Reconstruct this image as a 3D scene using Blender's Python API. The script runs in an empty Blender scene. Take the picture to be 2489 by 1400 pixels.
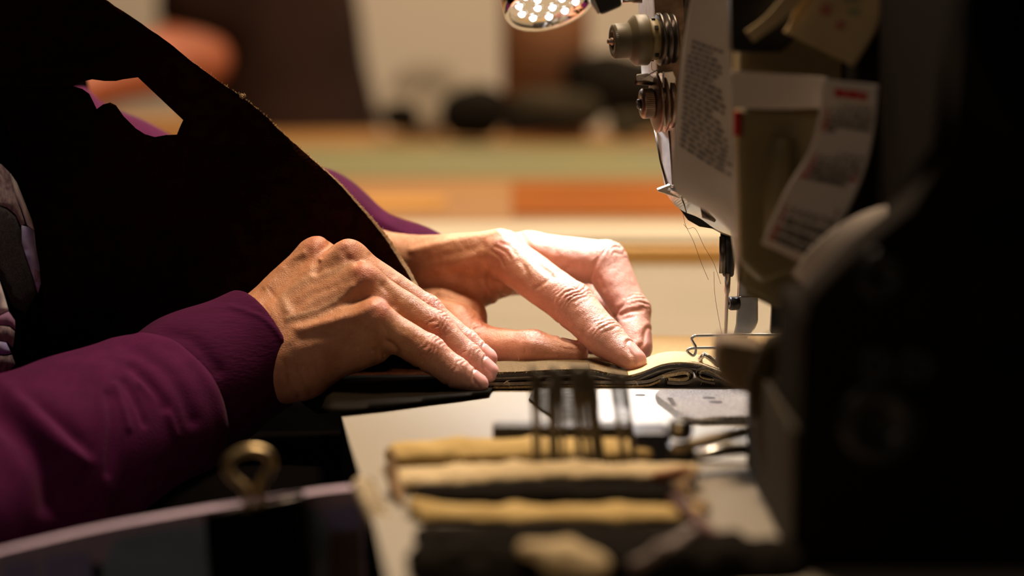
import bpy, bmesh, math, random
import numpy as np
from mathutils import Vector, Matrix

random.seed(7)
rng = np.random.default_rng(11)
C = bpy.context.scene.collection
R = math.radians
ZT = 0.75                      # height of the machine table

# ------------------------------------------------------------ camera
FPX = 100.0 / 36.0 * 2489.0    # focal length in pixels
PITCH = math.atan((700 + 92) / FPX)
CAMZ = ZT + 0.217
cd = bpy.data.cameras.new('camera'); cam = bpy.data.objects.new('camera', cd); C.objects.link(cam)
cd.lens = 100; cd.sensor_width = 36; cd.sensor_fit = 'HORIZONTAL'
cd.clip_start = 0.05; cd.clip_end = 50
cam.location = (0, 0, CAMZ); cam.rotation_euler = (math.pi / 2 - PITCH, 0, 0)
cd.dof.use_dof = True; cd.dof.focus_distance = 1.462; cd.dof.aperture_fstop = 3.9
cd.dof.aperture_blades = 9
bpy.context.scene.camera = cam

# ------------------------------------------------------------ world, lights, exposure
sc = bpy.context.scene
w = bpy.data.worlds.new('world'); sc.world = w; w.use_nodes = True
w.node_tree.nodes['Background'].inputs[0].default_value = (1.0, 0.8, 0.6, 1)
w.node_tree.nodes['Background'].inputs[1].default_value = 0.012
sc.view_settings.view_transform = 'Standard'; sc.view_settings.look = 'None'
sc.view_settings.gamma = 1.0; sc.view_settings.exposure = 0.0
sc.view_settings.use_curve_mapping = False

def area(name, loc, target, size, power, color, sy=None):
    ld = bpy.data.lights.new(name, 'AREA'); ld.energy = power; ld.color = color
    ld.shape = 'RECTANGLE'; ld.size = size; ld.size_y = sy or size
    o = bpy.data.objects.new(name, ld); C.objects.link(o); o.location = loc
    o.rotation_euler = (Vector(target) - Vector(loc)).to_track_quat('-Z', 'Y').to_euler()
    return o
area('workshop_lamp_light', (0.3, 3.0, 2.35), (0.1, 3.3, 0.8), 1.2, 80, (1.0, 0.80, 0.58))
area('ceiling_lamp_light', (-0.04, 1.64, 1.95), (-0.04, 1.46, 0.78), 0.26, 21, (1.0, 0.74, 0.50))
area('front_fill_light', (-1.1, -.45, 1.9), (-.1, 1.2, 0.75), 0.7, 2.4, (1.0, 0.80, 0.62))  # unseen fill added to brighten the folder and sleeve from the front

# ------------------------------------------------------------ pixel <-> place
cp, sp = math.cos(PITCH), math.sin(PITCH)
FWD = np.array([0, cp, -sp]); UPV = np.array([0, sp, cp]); RGT = np.array([1.0, 0, 0])
CAMP = np.array([0, 0, CAMZ])
def P(px, py, y):
    d = FWD + RGT * ((px - 1244.5) / FPX) + UPV * ((700 - py) / FPX)
    return CAMP + d * (y / d[1])
def PZ(px, py, z=ZT):
    d = FWD + RGT * ((px - 1244.5) / FPX) + UPV * ((700 - py) / FPX)
    return CAMP + d * ((z - CAMZ) / d[2])
def px2m(y): return y / FPX
def proj(V):
    V = np.asarray(V) - CAMP
    f = V @ FWD
    return 1244.5 + FPX * V[:, 0] / f, 700 - FPX * (V @ UPV) / f

# ------------------------------------------------------------ object helpers
def setp(o, label=None, cat=None, group=None, kind=None):
    if label: o['label'] = label
    if cat: o['category'] = cat
    if group: o['group'] = group
    if kind: o['kind'] = kind
    return o
def thing(name, loc, label, cat, group=None):
    o = bpy.data.objects.new(name, None); o.empty_display_size = 0.02
    C.objects.link(o); o.location = [float(v) for v in loc]
    return setp(o, label, cat, group)
def link(name, me, mats, parent=None, smooth=True):
    o = bpy.data.objects.new(name, me); C.objects.link(o)
    for m in (mats if isinstance(mats, (list, tuple)) else [mats]): me.materials.append(m)
    if smooth is True:
        me.polygons.foreach_set('use_smooth', np.ones(len(me.polygons), bool))
    if parent is not None:
        o.parent = parent
        if parent.type == 'EMPTY': o.matrix_parent_inverse = Matrix.Translation(-parent.location)
    return o
def from_arrays(V, F):
    me = bpy.data.meshes.new('m')
    V = np.ascontiguousarray(V, np.float32); F = np.ascontiguousarray(F, np.int32)
    n = F.shape[1]
    me.vertices.add(len(V)); me.vertices.foreach_set('co', V.ravel())
    me.loops.add(F.size); me.loops.foreach_set('vertex_index', F.ravel())
    me.polygons.add(len(F)); me.polygons.foreach_set('loop_start', np.arange(0, F.size, n, dtype=np.int32))
    me.update(calc_edges=True); me.validate()
    return me

class MB:
    """collects shapes into one bmesh"""
    def __init__(s): s.bm = bmesh.new(); s.mi = 0
    def _faces(s, fs, smooth):
        for f in fs: f.smooth = smooth; f.material_index = s.mi
    def box(s, lo, hi, bev=0.0, M=None, seg=2):
        lo, hi = Vector(lo), Vector(hi)
        r = bmesh.ops.create_cube(s.bm, size=1.0)
        vs = r['verts']
        for v in vs: v.co = Vector([lo[i] + (v.co[i] + .5) * (hi[i] - lo[i]) for i in range(3)])
        fs = set(f for v in vs for f in v.link_faces)
        for f in fs: f.material_index = s.mi
        if bev:
            es = list(set(e for v in vs for e in v.link_edges))
            rr = bmesh.ops.bevel(s.bm, geom=es, offset=bev, segments=seg, profile=.6, affect='EDGES')
            vs = list(set(rr['verts']) | set(v for v in vs if v.is_valid))
            for f in rr['faces']: f.material_index = s.mi
        if M is not None:
            for v in vs: v.co = M @ v.co
        return s
    def prism(s, pts_a, pts_b, smooth=False):
        """two matching rings of points closed into a solid"""
        a = [s.bm.verts.new([float(c) for c in p]) for p in pts_a]; b = [s.bm.verts.new([float(c) for c in p]) for p in pts_b]
        n = len(a); fs = [s.bm.faces.new(a[::-1]), s.bm.faces.new(b)]
        for f in fs: f.material_index = s.mi
        for i in range(n):
            f = s.bm.faces.new((a[i], a[(i + 1) % n], b[(i + 1) % n], b[i])); f.material_index = s.mi; f.smooth = smooth
        return s
    def lathe(s, prof, o, axis, n=40, knurl=None):
        """prof: (radius, along) pairs; knurl=(i0,i1,depth,count)"""
        o, ax = Vector([float(c) for c in o]), Vector([float(c) for c in axis]).normalized()
        u = ax.orthogonal().normalized(); v = ax.cross(u)
        rings = []
        for i, (r, h) in enumerate(prof):
            ring = []
            for k in range(n):
                a = 2 * math.pi * k / n
                rr = r
                if knurl and knurl[0] <= i <= knurl[1]: rr = r - (knurl[2] if k % 2 else 0)
                ring.append(s.bm.verts.new(o + ax * h + (u * math.cos(a) + v * math.sin(a)) * max(rr, 1e-6)))
            rings.append(ring)
        for i in range(len(rings) - 1):
            kn = knurl and knurl[0] <= i < knurl[1]
            for k in range(n):
                f = s.bm.faces.new((rings[i][k], rings[i][(k + 1) % n], rings[i + 1][(k + 1) % n], rings[i + 1][k]))
                f.smooth = not kn; f.material_index = s.mi
        for ring, rev in ((rings[0], True), (rings[-1], False)):
            f = s.bm.faces.new(ring[::-1] if rev else ring); f.material_index = s.mi
        return s
    def tube(s, pts, r, n=10, closed=False, radii=None):
        pts = [Vector([float(c) for c in p]) for p in pts]
        rings = []; up = None
        m = len(pts)
        for i, p in enumerate(pts):
            if closed: t = pts[(i + 1) % m] - pts[i - 1]
            else: t = pts[min(i + 1, m - 1)] - pts[max(i - 1, 0)]
            t.normalize()
            if up is None: up = t.orthogonal().normalized()
            up = (up - t * up.dot(t)).normalized(); v = t.cross(up)
            rr = radii[i] if radii else r
            rings.append([s.bm.verts.new(p + (up * math.cos(2 * math.pi * k / n) + v * math.sin(2 * math.pi * k / n)) * rr) for k in range(n)])
        rng_ = range(m if closed else m - 1)
        for i in rng_:
            a, b = rings[i], rings[(i + 1) % m]
            for k in range(n):
                f = s.bm.faces.new((a[k], a[(k + 1) % n], b[(k + 1) % n], b[k])); f.smooth = True; f.material_index = s.mi
        if not closed:
            for ring, rev in ((rings[0], True), (rings[-1], False)):
                f = s.bm.faces.new(ring[::-1] if rev else ring); f.material_index = s.mi
        return s
    def ribbon(s, prof_a, prof_b, th, smooth=True, up=(0, 0, 1)):
        """a strip between two matching polylines, given thickness along 'up'"""
        u = np.array(up) * th
        n = len(prof_a)
        def row(ps): return [s.bm.verts.new([float(c) for c in p]) for p in ps]
        A, B = row(prof_a), row(prof_b)
        A2, B2 = row(np.array(prof_a) - u), row(np.array(prof_b) - u)
        for i in range(n - 1):
            for q in ((A[i], A[i + 1], B[i + 1], B[i]), (A2[i + 1], A2[i], B2[i], B2[i + 1]),
                      (A2[i], A2[i + 1], A[i + 1], A[i]), (B[i], B[i + 1], B2[i + 1], B2[i])):
                f = s.bm.faces.new(q); f.smooth = False; f.material_index = s.mi
        for i in (0, n - 1):
            f = s.bm.faces.new((A[i], B[i], B2[i], A2[i])); f.material_index = s.mi
        return s
    def build(s, name, mats, parent=None, fix=True):
        if fix: bmesh.ops.recalc_face_normals(s.bm, faces=s.bm.faces)
        me = bpy.data.meshes.new(name); s.bm.to_mesh(me); s.bm.free()
        return link(name, me, mats, parent, smooth=None)

def curve_pts(pts, n=8):
    """Catmull-Rom through the points"""
    pts = [np.array(p, float) for p in pts]
    out = []
    for i in range(len(pts) - 1):
        p0, p1, p2, p3 = pts[max(i - 1, 0)], pts[i], pts[i + 1], pts[min(i + 2, len(pts) - 1)]
        for k in range(n):
            t = k / n
            out.append(.5 * (2 * p1 + (p2 - p0) * t + (2 * p0 - 5 * p1 + 4 * p2 - p3) * t * t + (3 * p1 - p0 - 3 * p2 + p3) * t ** 3))
    out.append(pts[-1]); return out

def sheet(outline, fun, th, step=18, edge_mat=None, back=(0, 1, 0), skew=None):
    """fills a 2D outline, lays it out in space with fun(u,v) and gives it thickness"""
    from mathutils.geometry import delaunay_2d_cdt
    O = np.array(outline, float); n0 = len(O); pts = []
    for i in range(n0):
        p, q = O[i], O[(i + 1) % n0]; k = max(1, int(np.ceil(np.linalg.norm(q - p) / step)))
        for j in range(k): pts.append(p + (q - p) * j / k)
    nb = len(pts); B = np.array(pts)
    gx, gy = np.meshgrid(np.arange(O[:, 0].min() + step * .6, O[:, 0].max(), step), np.arange(O[:, 1].min() + step * .6, O[:, 1].max(), step))
    G = np.stack([gx.ravel(), gy.ravel()], 1)
    x1, y1 = B[:, 0], B[:, 1]; x2, y2 = np.roll(x1, -1), np.roll(y1, -1)
    cr = ((y1[None] > G[:, 1:]) != (y2[None] > G[:, 1:])) & (G[:, :1] < (x2 - x1)[None] * (G[:, 1:] - y1[None]) / np.where(y2 == y1, 1e-9, y2 - y1)[None] + x1[None])
    dm = np.sqrt(((G[:, None] - B[None]) ** 2).sum(2)).min(1)
    G = G[(cr.sum(1) % 2 == 1) & (dm > step * .55)]
    vv, ee, ff = delaunay_2d_cdt([Vector((float(p[0]), float(p[1]))) for p in pts] + [Vector((float(p[0]), float(p[1]))) for p in G],
                                 [(i, (i + 1) % nb) for i in range(nb)], [], 1, 1e-7, False)[:3]
    bm = bmesh.new()
    bv = [bm.verts.new((v.x, v.y, 0)) for v in vv]
    for f in ff:
        cx, cy = sum(vv[i].x for i in f) / 3, sum(vv[i].y for i in f) / 3
        if (((y1 > cy) != (y2 > cy)) & (cx < (x2 - x1) * (cy - y1) / np.where(y2 == y1, 1e-9, y2 - y1) + x1)).sum() % 2: bm.faces.new([bv[i] for i in f])
    for v in [v for v in bm.verts if not v.link_faces]: bm.verts.remove(v)
    bm.verts.ensure_lookup_table()
    flat = [(v.co.x, v.co.y) for v in bm.verts]
    bnd = [e for e in bm.edges if len(e.link_faces) == 1]
    front = [np.array(fun(x, y)) for x, y in flat]
    b = np.array(back, float) * th
    V2 = []
    for (x, y), p in zip(flat, front):
        q = p + b
        if skew: q = q + np.array(skew(x, y))
        V2.append(bm.verts.new([float(c) for c in q]))
    bm.verts.ensure_lookup_table(); bm.verts.index_update()
    n = len(flat)
    for v, p in zip(bm.verts[:n], front): v.co = [float(c) for c in p]
    for f in bm.faces[:]:
        g = bm.faces.new([V2[v.index] for v in reversed(f.verts)]); g.smooth = True; f.smooth = True
    for e in bnd:
        a, c = e.verts
        g = bm.faces.new((a, c, V2[c.index], V2[a.index])); g.material_index = 1 if edge_mat and edge_mat(*flat[a.index]) and edge_mat(*flat[c.index]) else 0
    bmesh.ops.recalc_face_normals(bm, faces=bm.faces)
    me = bpy.data.meshes.new('sheet'); bm.to_mesh(me); bm.free()
    return me

# ------------------------------------------------------------ materials
def nd(nt, t, **kw):
    n = nt.nodes.new(t)
    for k, v in kw.items():
        if k in n.inputs: n.inputs[k].default_value = v
        else: setattr(n, k, v)
    return n
def mat(name, color, rough=.5, metal=0.0, var=0.12, vscale=60, bump=0.0, bscale=400, bdist=0.0006, spec=.5,
        color2=None, stretch=None, sheen=0, emis=None, coat=0, wave=None, voro=False):
    m = bpy.data.materials.new(name); m.use_nodes = True
    nt = m.node_tree; b = nt.nodes['Principled BSDF']
    b.inputs['Roughness'].default_value = rough; b.inputs['Metallic'].default_value = metal
    b.inputs['Specular IOR Level'].default_value = spec
    if sheen: b.inputs['Sheen Weight'].default_value = sheen; b.inputs['Sheen Roughness'].default_value = .4
    if coat: b.inputs['Coat Weight'].default_value = coat; b.inputs['Coat Roughness'].default_value = .12
    tc = nd(nt, 'ShaderNodeTexCoord'); mp = nd(nt, 'ShaderNodeMapping')
    if stretch: mp.inputs['Scale'].default_value = stretch
    nt.links.new(tc.outputs['Object'], mp.inputs[0])
    nz = nd(nt, 'ShaderNodeTexNoise', Scale=vscale, Detail=5.0)
    nt.links.new(mp.outputs[0], nz.inputs['Vector'])
    rp = nd(nt, 'ShaderNodeValToRGB')
    c2 = color2 or tuple(c * (1 - var) for c in color); c1 = color if color2 else tuple(min(1, c * (1 + var)) for c in color)
    rp.color_ramp.elements[0].position = .32; rp.color_ramp.elements[1].position = .68
    rp.color_ramp.elements[0].color = (*c2, 1); rp.color_ramp.elements[1].color = (*c1, 1)
    nt.links.new(nz.outputs[0], rp.inputs[0]); nt.links.new(rp.outputs[0], b.inputs['Base Color'])
    if bump:
        if voro: bz = nd(nt, 'ShaderNodeTexVoronoi', Scale=bscale); src = bz.outputs['Distance']
        elif wave: bz = nd(nt, 'ShaderNodeTexWave', Scale=bscale, Distortion=1.5, bands_direction=wave); src = bz.outputs['Fac']
        else: bz = nd(nt, 'ShaderNodeTexNoise', Scale=bscale, Detail=4.0); src = bz.outputs[0]
        nt.links.new(mp.outputs[0], bz.inputs['Vector'])
        bp = nd(nt, 'ShaderNodeBump', Strength=bump, Distance=bdist)
        nt.links.new(src, bp.inputs['Height']); nt.links.new(bp.outputs[0], b.inputs['Normal'])
    if emis:
        b.inputs['Emission Color'].default_value = (*emis[:3], 1); b.inputs['Emission Strength'].default_value = emis[3]
    return m

M = {}
M['wall'] = mat('plaster', (.46, .375, .285), .9, var=.04, vscale=3)
M['floor'] = mat('floor_concrete', (.16, .13, .10), .8, vscale=6)
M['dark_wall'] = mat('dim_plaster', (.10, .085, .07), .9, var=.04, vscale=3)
M['laminate'] = mat('beige_laminate', (.235, .20, .148), .55, spec=.3, var=.03, vscale=8, bump=.05, bscale=900)
M['pale_board'] = mat('pale_board', (.38, .32, .225), .7, var=.05, vscale=8)
M['wood'] = mat('bench_wood', (.25, .112, .022), .6, color2=(.18, .075, .012), vscale=5, stretch=(1, 8, 1))
M['batten'] = mat('batten_wood', (.58, .34, .10), .5, color2=(.50, .27, .07), vscale=5, stretch=(1, 12, 12))
M['orange_board'] = mat('orange_leather_board', (.19, .050, .002), .7, vscale=10, spec=.1)
M['mat_green'] = mat('cutting_mat', (.125, .106, .028), .65, color2=(.10, .098, .052), vscale=2.2, stretch=(1.2, .4, 1))
M['brown_shirt'] = mat('brown_cotton', (.015, .006, .0035), .95, vscale=10, spec=.1)
M['terracotta'] = mat('brown_leather_roll', (.27, .115, .05), .7, vscale=14)
M['grey_cloth'] = mat('grey_cloth', (.16, .125, .085), .95, var=.3, vscale=14)
M['black_scrap'] = mat('black_scrap', (.007, .005, .003), .9, var=.3, vscale=12, spec=.05)
M['olive_scrap'] = mat('olive_scrap', (.03, .022, .012), .9, var=.35, vscale=12, spec=.05)

M['purple'] = mat('purple_knit', (.074, .006, .048), .95, var=.12, vscale=120, bump=.45, bscale=950, bdist=.0005, sheen=.04, spec=.1)
M['purple_rib'] = mat('purple_ribbing', (.060, .005, .038), .95, var=.10, vscale=150, bump=.6, bscale=420, bdist=.0006, sheen=.04, spec=.1, stretch=(.35, 1, 1.9))
M['black_cotton'] = mat('black_cotton', (.003, .0025, .0025), 1.0, vscale=50, spec=0)
M['hair'] = mat('brown_hair', (.05, .028, .015), .6, vscale=200)
M['hide'] = mat('dark_brown_leather', (.014, .0044, .002), .85, var=.35, vscale=160, bump=.6, bscale=620, bdist=.0008, voro=True, spec=0)
M['rawedge'] = mat('raw_leather_edge', (.24, .145, .065), .95, var=.3, vscale=900, bump=.6, bscale=1600)
M['suede'] = mat('tan_suede', (.33, .225, .11), .95, color2=(.19, .12, .052), vscale=1100, bump=.6, bscale=1400, bdist=.0007, spec=.1)
M['suede_shaded'] = mat('shaded_tan_suede', (.17, .112, .055), .95, color2=(.085, .055, .026), vscale=1100, bump=.7, bscale=1400, bdist=.0008, spec=.05)
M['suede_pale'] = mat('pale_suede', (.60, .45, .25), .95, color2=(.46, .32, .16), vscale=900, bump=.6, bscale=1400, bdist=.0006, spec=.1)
M['edge_dark'] = mat('dark_leather_edge', (.032, .019, .010), .6, var=.4, vscale=500, bump=.4, bscale=1000)
M['edge_mid'] = mat('grey_brown_leather_edge', (.17, .125, .08), .55, var=.25, vscale=400, bump=.3, bscale=900)
M['fibre'] = mat('suede_fibre', (.62, .47, .26), .9, var=.2, vscale=600)

M['steel'] = mat('worn_steel', (.62, .60, .56), .33, 1.0, var=.18, vscale=90, bump=.12, bscale=1500, bdist=.0003)
M['bedplate'] = mat('satin_bed_plate', (.42, .41, .38), .55, .4, var=.08, vscale=70, bump=.12, bscale=1500, bdist=.0003, stretch=(1, .2, 1))
M['scratched'] = mat('scratched_dark_reflection', (.06, .055, .047), .9, 0, var=.5, vscale=150, bump=.25, bscale=900, spec=.1)  # the steel's dark reflection painted as a dull dark colour
M['grit'] = mat('grainy_steel', (.30, .275, .255), .36, .9, var=.7, vscale=1100, bump=1.0, bscale=1000, bdist=.002)
M['chrome'] = mat('chrome', (.86, .85, .83), .06, 1.0, var=.02)
M['steel_dark'] = mat('dark_steel', (.10, .085, .075), .34, .9, var=.3, vscale=120)
M['bronze'] = mat('brown_steel', (.24, .165, .12), .36, .95, var=.25, vscale=200, bump=.2, bscale=1800)
M['blackened'] = mat('blackened_steel', (.012, .011, .011), .35, .3, vscale=100)
M['knob'] = mat('olive_plastic', (.095, .074, .038), .5, var=.1, vscale=120)
M['paint'] = mat('khaki_machine_paint', (.20, .155, .07), .55, var=.08, vscale=30, bump=.1, bscale=500)
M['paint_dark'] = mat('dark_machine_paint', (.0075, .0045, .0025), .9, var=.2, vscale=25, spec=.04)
M['paint_edge'] = mat('lit_olive_paint', (.026, .018, .006), .85, var=.25, vscale=35, spec=.2)  # lighter olive holds the lamp light on the pillar's flank
M['black_rubber'] = mat('black_rubber', (.003, .003, .003), .9, spec=.03)
M['paper'] = mat('paper', (.66, .58, .52), .9, var=.04, vscale=15, spec=.1)
M['paper_tan'] = mat('tan_paper', (.48, .36, .20), .9, var=.15, vscale=25, spec=.1)
M['ink'] = mat('grey_ink', (.11, .09, .10), .9, spec=.1)
M['ink_dark'] = mat('dark_green_ink', (.05, .06, .05), .9, spec=.1)
M['ink_red'] = mat('red_ink', (.50, .035, .035), .9, spec=.1)
M['thread'] = mat('rust_thread', (.20, .06, .02), .8)
M['needle'] = mat('needle_steel', (.42, .38, .33), .32, 1.0, var=.1)
M['pin'] = mat('dull_needle_steel', (.12, .10, .07), .5, .5, var=.15)
M['pale_steel'] = mat('pale_satin_steel', (.88, .87, .84), .45, .2, var=.08, vscale=200, bump=.1, bscale=1500, bdist=.0003)
M['felt'] = mat('tan_felt', (.50, .36, .15), .95, color2=(.42, .29, .11), vscale=70, bump=.4, bscale=600, spec=.1)
M['felt_pale'] = mat('cream_felt', (.58, .46, .28), .95, color2=(.50, .38, .21), vscale=70, bump=.4, bscale=600, spec=.1)
M['leather_and_shade'] = mat('pouch_leather_and_shade', (.006, .004, .002), .9, vscale=50, spec=.03)  # pouch leather, also painted shade on the panel and in the pouch opening
M['navy'] = mat('navy_plastic', (.013, .013, .035), .5)
M['charcoal'] = mat('charcoal_plastic', (.022, .02, .022), .6)
M['ash'] = mat('pale_handle_wood', (.42, .32, .19), .55, var=.15, vscale=60)
M['white_felt'] = mat('white_felt', (.62, .58, .48), .95, vscale=300, bump=.6, bscale=900)
M['cord'] = mat('cream_cotton_cord', (.52, .42, .28), .9, vscale=300, bump=.5, bscale=700)
M['red_cord'] = mat('red_leather_cord', (.085, .014, .007), .7)
M['mauve'] = mat('mauve_grey_strap', (.16, .11, .095), .7)
M['rust'] = mat('rust_leather', (.26, .085, .022), .8)
M['gold'] = mat('brass_wire', (.46, .34, .17), .35, .9)
M['led_glass'] = mat('led_lens', (.9, .95, 1.0), .1, emis=(.86, .94, 1.0, 7))
M['reflector'] = mat('lamp_reflector', (.85, .86, .88), .12, 1.0, var=.1, vscale=300, bump=.5, bscale=350, bdist=.002)

# skin, with redness, fingertip pink and lamp tint, vein and nail zones carried by the mesh
def skin_material():
    m = bpy.data.materials.new('skin'); m.use_nodes = True
    nt = m.node_tree; b = nt.nodes['Principled BSDF']; L = nt.links.new
    tc = nd(nt, 'ShaderNodeTexCoord')
    n1 = nd(nt, 'ShaderNodeTexNoise', Scale=110.0, Detail=5.0); L(tc.outputs['Object'], n1.inputs['Vector'])
    n2 = nd(nt, 'ShaderNodeTexNoise', Scale=700.0, Detail=3.0); L(tc.outputs['Object'], n2.inputs['Vector'])
    r1 = nd(nt, 'ShaderNodeValToRGB'); r1.color_ramp.elements[0].position = .3; r1.color_ramp.elements[1].position = .7
    r1.color_ramp.elements[0].color = (.50, .215, .105, 1); r1.color_ramp.elements[1].color = (.63, .315, .175, 1)
    L(n1.outputs[0], r1.inputs[0])
    def mix(fac, a, col, typ='MIX'):
        x = nd(nt, 'ShaderNodeMix', data_type='RGBA', blend_type=typ)
        if isinstance(fac, float): x.inputs[0].default_value = fac
        else: L(fac, x.inputs[0])
        L(a, x.inputs[6])
        if isinstance(col, tuple): x.inputs[7].default_value = col
        else: L(col, x.inputs[7])
        return x.outputs[2]
    def at(n): 
        a = nd(nt, 'ShaderNodeAttribute'); a.attribute_name = n; return a.outputs['Fac']
    c = mix(at('red'), r1.outputs[0], (.55, .165, .12, 1))
    c = mix(at('pink'), c, (.67, .35, .285, 1))
    c = mix(at('vein'), c, (.30, .215, .13, 1))
    c = mix(.18, c, n2.outputs[0], 'SOFT_LIGHT')
    c = mix(at('nail'), c, (.70, .36, .33, 1))
    L(c, b.inputs['Base Color'])
    rr = nd(nt, 'ShaderNodeMapRange'); rr.inputs['To Min'].default_value = .47; rr.inputs['To Max'].default_value = .26
    L(at('nail'), rr.inputs['Value']); L(rr.outputs[0], b.inputs['Roughness'])
    b.inputs['Subsurface Weight'].default_value = .12
    b.inputs['Subsurface Radius'].default_value = (1.0, .35, .18); b.inputs['Subsurface Scale'].default_value = .004
    b.inputs['Specular IOR Level'].default_value = .42
    v = nd(nt, 'ShaderNodeTexVoronoi', Scale=900.0); v.feature = 'DISTANCE_TO_EDGE'
    mp = nd(nt, 'ShaderNodeMapping'); mp.inputs['Scale'].default_value = (.8, 1, 1.5); mp.inputs['Rotation'].default_value = (0, .6, 0)
    L(tc.outputs['Object'], mp.inputs[0])
    nw = nd(nt, 'ShaderNodeTexNoise', Scale=260.0, Detail=4.0); L(tc.outputs['Object'], nw.inputs['Vector'])
    L(mp.outputs[0], v.inputs['Vector'])
    ad = nd(nt, 'ShaderNodeMath', operation='MULTIPLY_ADD'); ad.inputs[1].default_value = .9
    L(nw.outputs[0], ad.inputs[2])
    mn = nd(nt, 'ShaderNodeMath', operation='MINIMUM'); mn.inputs[1].default_value = .22
    L(v.outputs['Distance'], mn.inputs[0]); L(mn.outputs[0], ad.inputs[0])
    inv = nd(nt, 'ShaderNodeMapRange'); inv.inputs['To Min'].default_value = .6; inv.inputs['To Max'].default_value = .02
    L(at('nail'), inv.inputs['Value'])
    bp = nd(nt, 'ShaderNodeBump', Distance=.0007); L(inv.outputs[0], bp.inputs['Strength'])
    L(ad.outputs[0], bp.inputs['Height']); L(bp.outputs[0], b.inputs['Normal'])
    return m
M['skin'] = skin_material()
M['skin_tanned'] = mat('tanned_skin', (.34, .10, .046), .6, var=.08, vscale=40)

# ------------------------------------------------------------ organic shapes: blended limbs turned into a surface
BIG = np.float32(1.0)
def smin(a, b, k):
    if k <= 0: return np.minimum(a, b)
    h = np.maximum(k - np.abs(a - b), 0) / k
    return np.minimum(a, b) - h * h * (k * .25)
class Field:
    def __init__(s, lo, hi, h):
        s.lo = np.array(lo, float); s.h = h
        s.n = np.ceil((np.array(hi) - s.lo) / h).astype(int) + 1
        s.ax = [(s.lo[i] + h * np.arange(s.n[i])).astype(np.float32) for i in range(3)]
    def new(s): return np.full(s.n, BIG, np.float32)
    def sub(s, lo, hi):
        i0 = np.clip(np.floor((lo - s.lo) / s.h).astype(int), 0, s.n); i1 = np.clip(np.ceil((hi - s.lo) / s.h).astype(int) + 1, 0, s.n)
        return tuple(slice(a, b) for a, b in zip(i0, i1))
    def cap(s, A, a, b, ra, rb, k, scale=None):
        """blend a tapered capsule into A (scale squashes it about its axis in y)"""
        a, b = np.array(a, float), np.array(b, float); m = max(ra, rb) * (max(scale) if scale is not None else 1) + k + .004
        sl = s.sub(np.minimum(a, b) - m, np.maximum(a, b) + m)
        X, Y, Z = np.meshgrid(s.ax[0][sl[0]], s.ax[1][sl[1]], s.ax[2][sl[2]], indexing='ij', sparse=True)
        ab = b - a; l2 = float(ab @ ab) + 1e-12
        dx, dy, dz = X - np.float32(a[0]), Y - np.float32(a[1]), Z - np.float32(a[2])
        t = np.clip((dx * np.float32(ab[0]) + dy * np.float32(ab[1]) + dz * np.float32(ab[2])) / np.float32(l2), 0, 1)
        ex, ey, ez = dx - t * np.float32(ab[0]), dy - t * np.float32(ab[1]), dz - t * np.float32(ab[2])
        if scale is not None: ex, ey, ez = ex / np.float32(scale[0]), ey / np.float32(scale[1]), ez / np.float32(scale[2])
        d = np.sqrt(ex * ex + ey * ey + ez * ez) - (np.float32(ra) + t * np.float32(rb - ra))
        A[sl] = smin(A[sl], d, k)
    def plane(s, n, p):
        n = np.array(n, float); n /= np.linalg.norm(n); c = float(n @ np.array(p))
        X, Y, Z = np.meshgrid(*s.ax, indexing='ij', sparse=True)
        return X * np.float32(n[0]) + Y * np.float32(n[1]) + Z * np.float32(n[2]) - np.float32(c)
    def mesh(s, A, smooth=2):
        ins = A < 0; nx, ny, nz = A.shape
        c = np.zeros((nx - 1, ny - 1, nz - 1), np.int8)
        for i in (0, 1):
            for j in (0, 1):
                for k in (0, 1): c += ins[i:nx - 1 + i, j:ny - 1 + j, k:nz - 1 + k]
        act = (c > 0) & (c < 8); idx = np.full(act.shape, -1, np.int32)
        I = np.argwhere(act); idx[act] = np.arange(len(I), dtype=np.int32)
        acc = np.zeros((len(I), 3)); cnt = np.zeros(len(I))
        cor = [(i, j, k) for i in (0, 1) for j in (0, 1) for k in (0, 1)]
        for a in cor:
            for ax in range(3):
                if a[ax]: continue
                b = list(a); b[ax] = 1
                va = A[I[:, 0] + a[0], I[:, 1] + a[1], I[:, 2] + a[2]]; vb = A[I[:, 0] + b[0], I[:, 1] + b[1], I[:, 2] + b[2]]
                cr = (va < 0) != (vb < 0); t = np.where(cr, va / np.where(cr, va - vb, 1), 0)
                p = np.array(a, float)[None, :] + np.zeros((len(I), 3)); p[:, ax] += t
                acc[cr] += p[cr]; cnt[cr] += 1
        V = s.lo + s.h * (I + acc / cnt[:, None])
        quads = []
        for ax in range(3):
            o1, o2 = [(1, 2), (2, 0), (0, 1)][ax]
            sl0 = [slice(None)] * 3; sl1 = [slice(None)] * 3
            sl0[ax] = slice(0, -1); sl1[ax] = slice(1, None)
            x = ins[tuple(sl0)] != ins[tuple(sl1)]; flip = ins[tuple(sl0)]
            E = np.argwhere(x); fl = flip[x]
            ok = (E[:, o1] > 0) & (E[:, o2] > 0) & (E[:, o1] < A.shape[o1] - 1) & (E[:, o2] < A.shape[o2] - 1)
            E, fl = E[ok], fl[ok]
            q = []
            for d1, d2 in ((1, 1), (0, 1), (0, 0), (1, 0)):
                e = E.copy(); e[:, o1] -= d1; e[:, o2] -= d2
                q.append(idx[e[:, 0], e[:, 1], e[:, 2]])
            q = np.stack(q, 1); q[~fl] = q[~fl][:, ::-1]
            quads.append(q)
        F = np.concatenate(quads)
        for _ in range(smooth): V = relax(V, F, .5)
        return V, F
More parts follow.
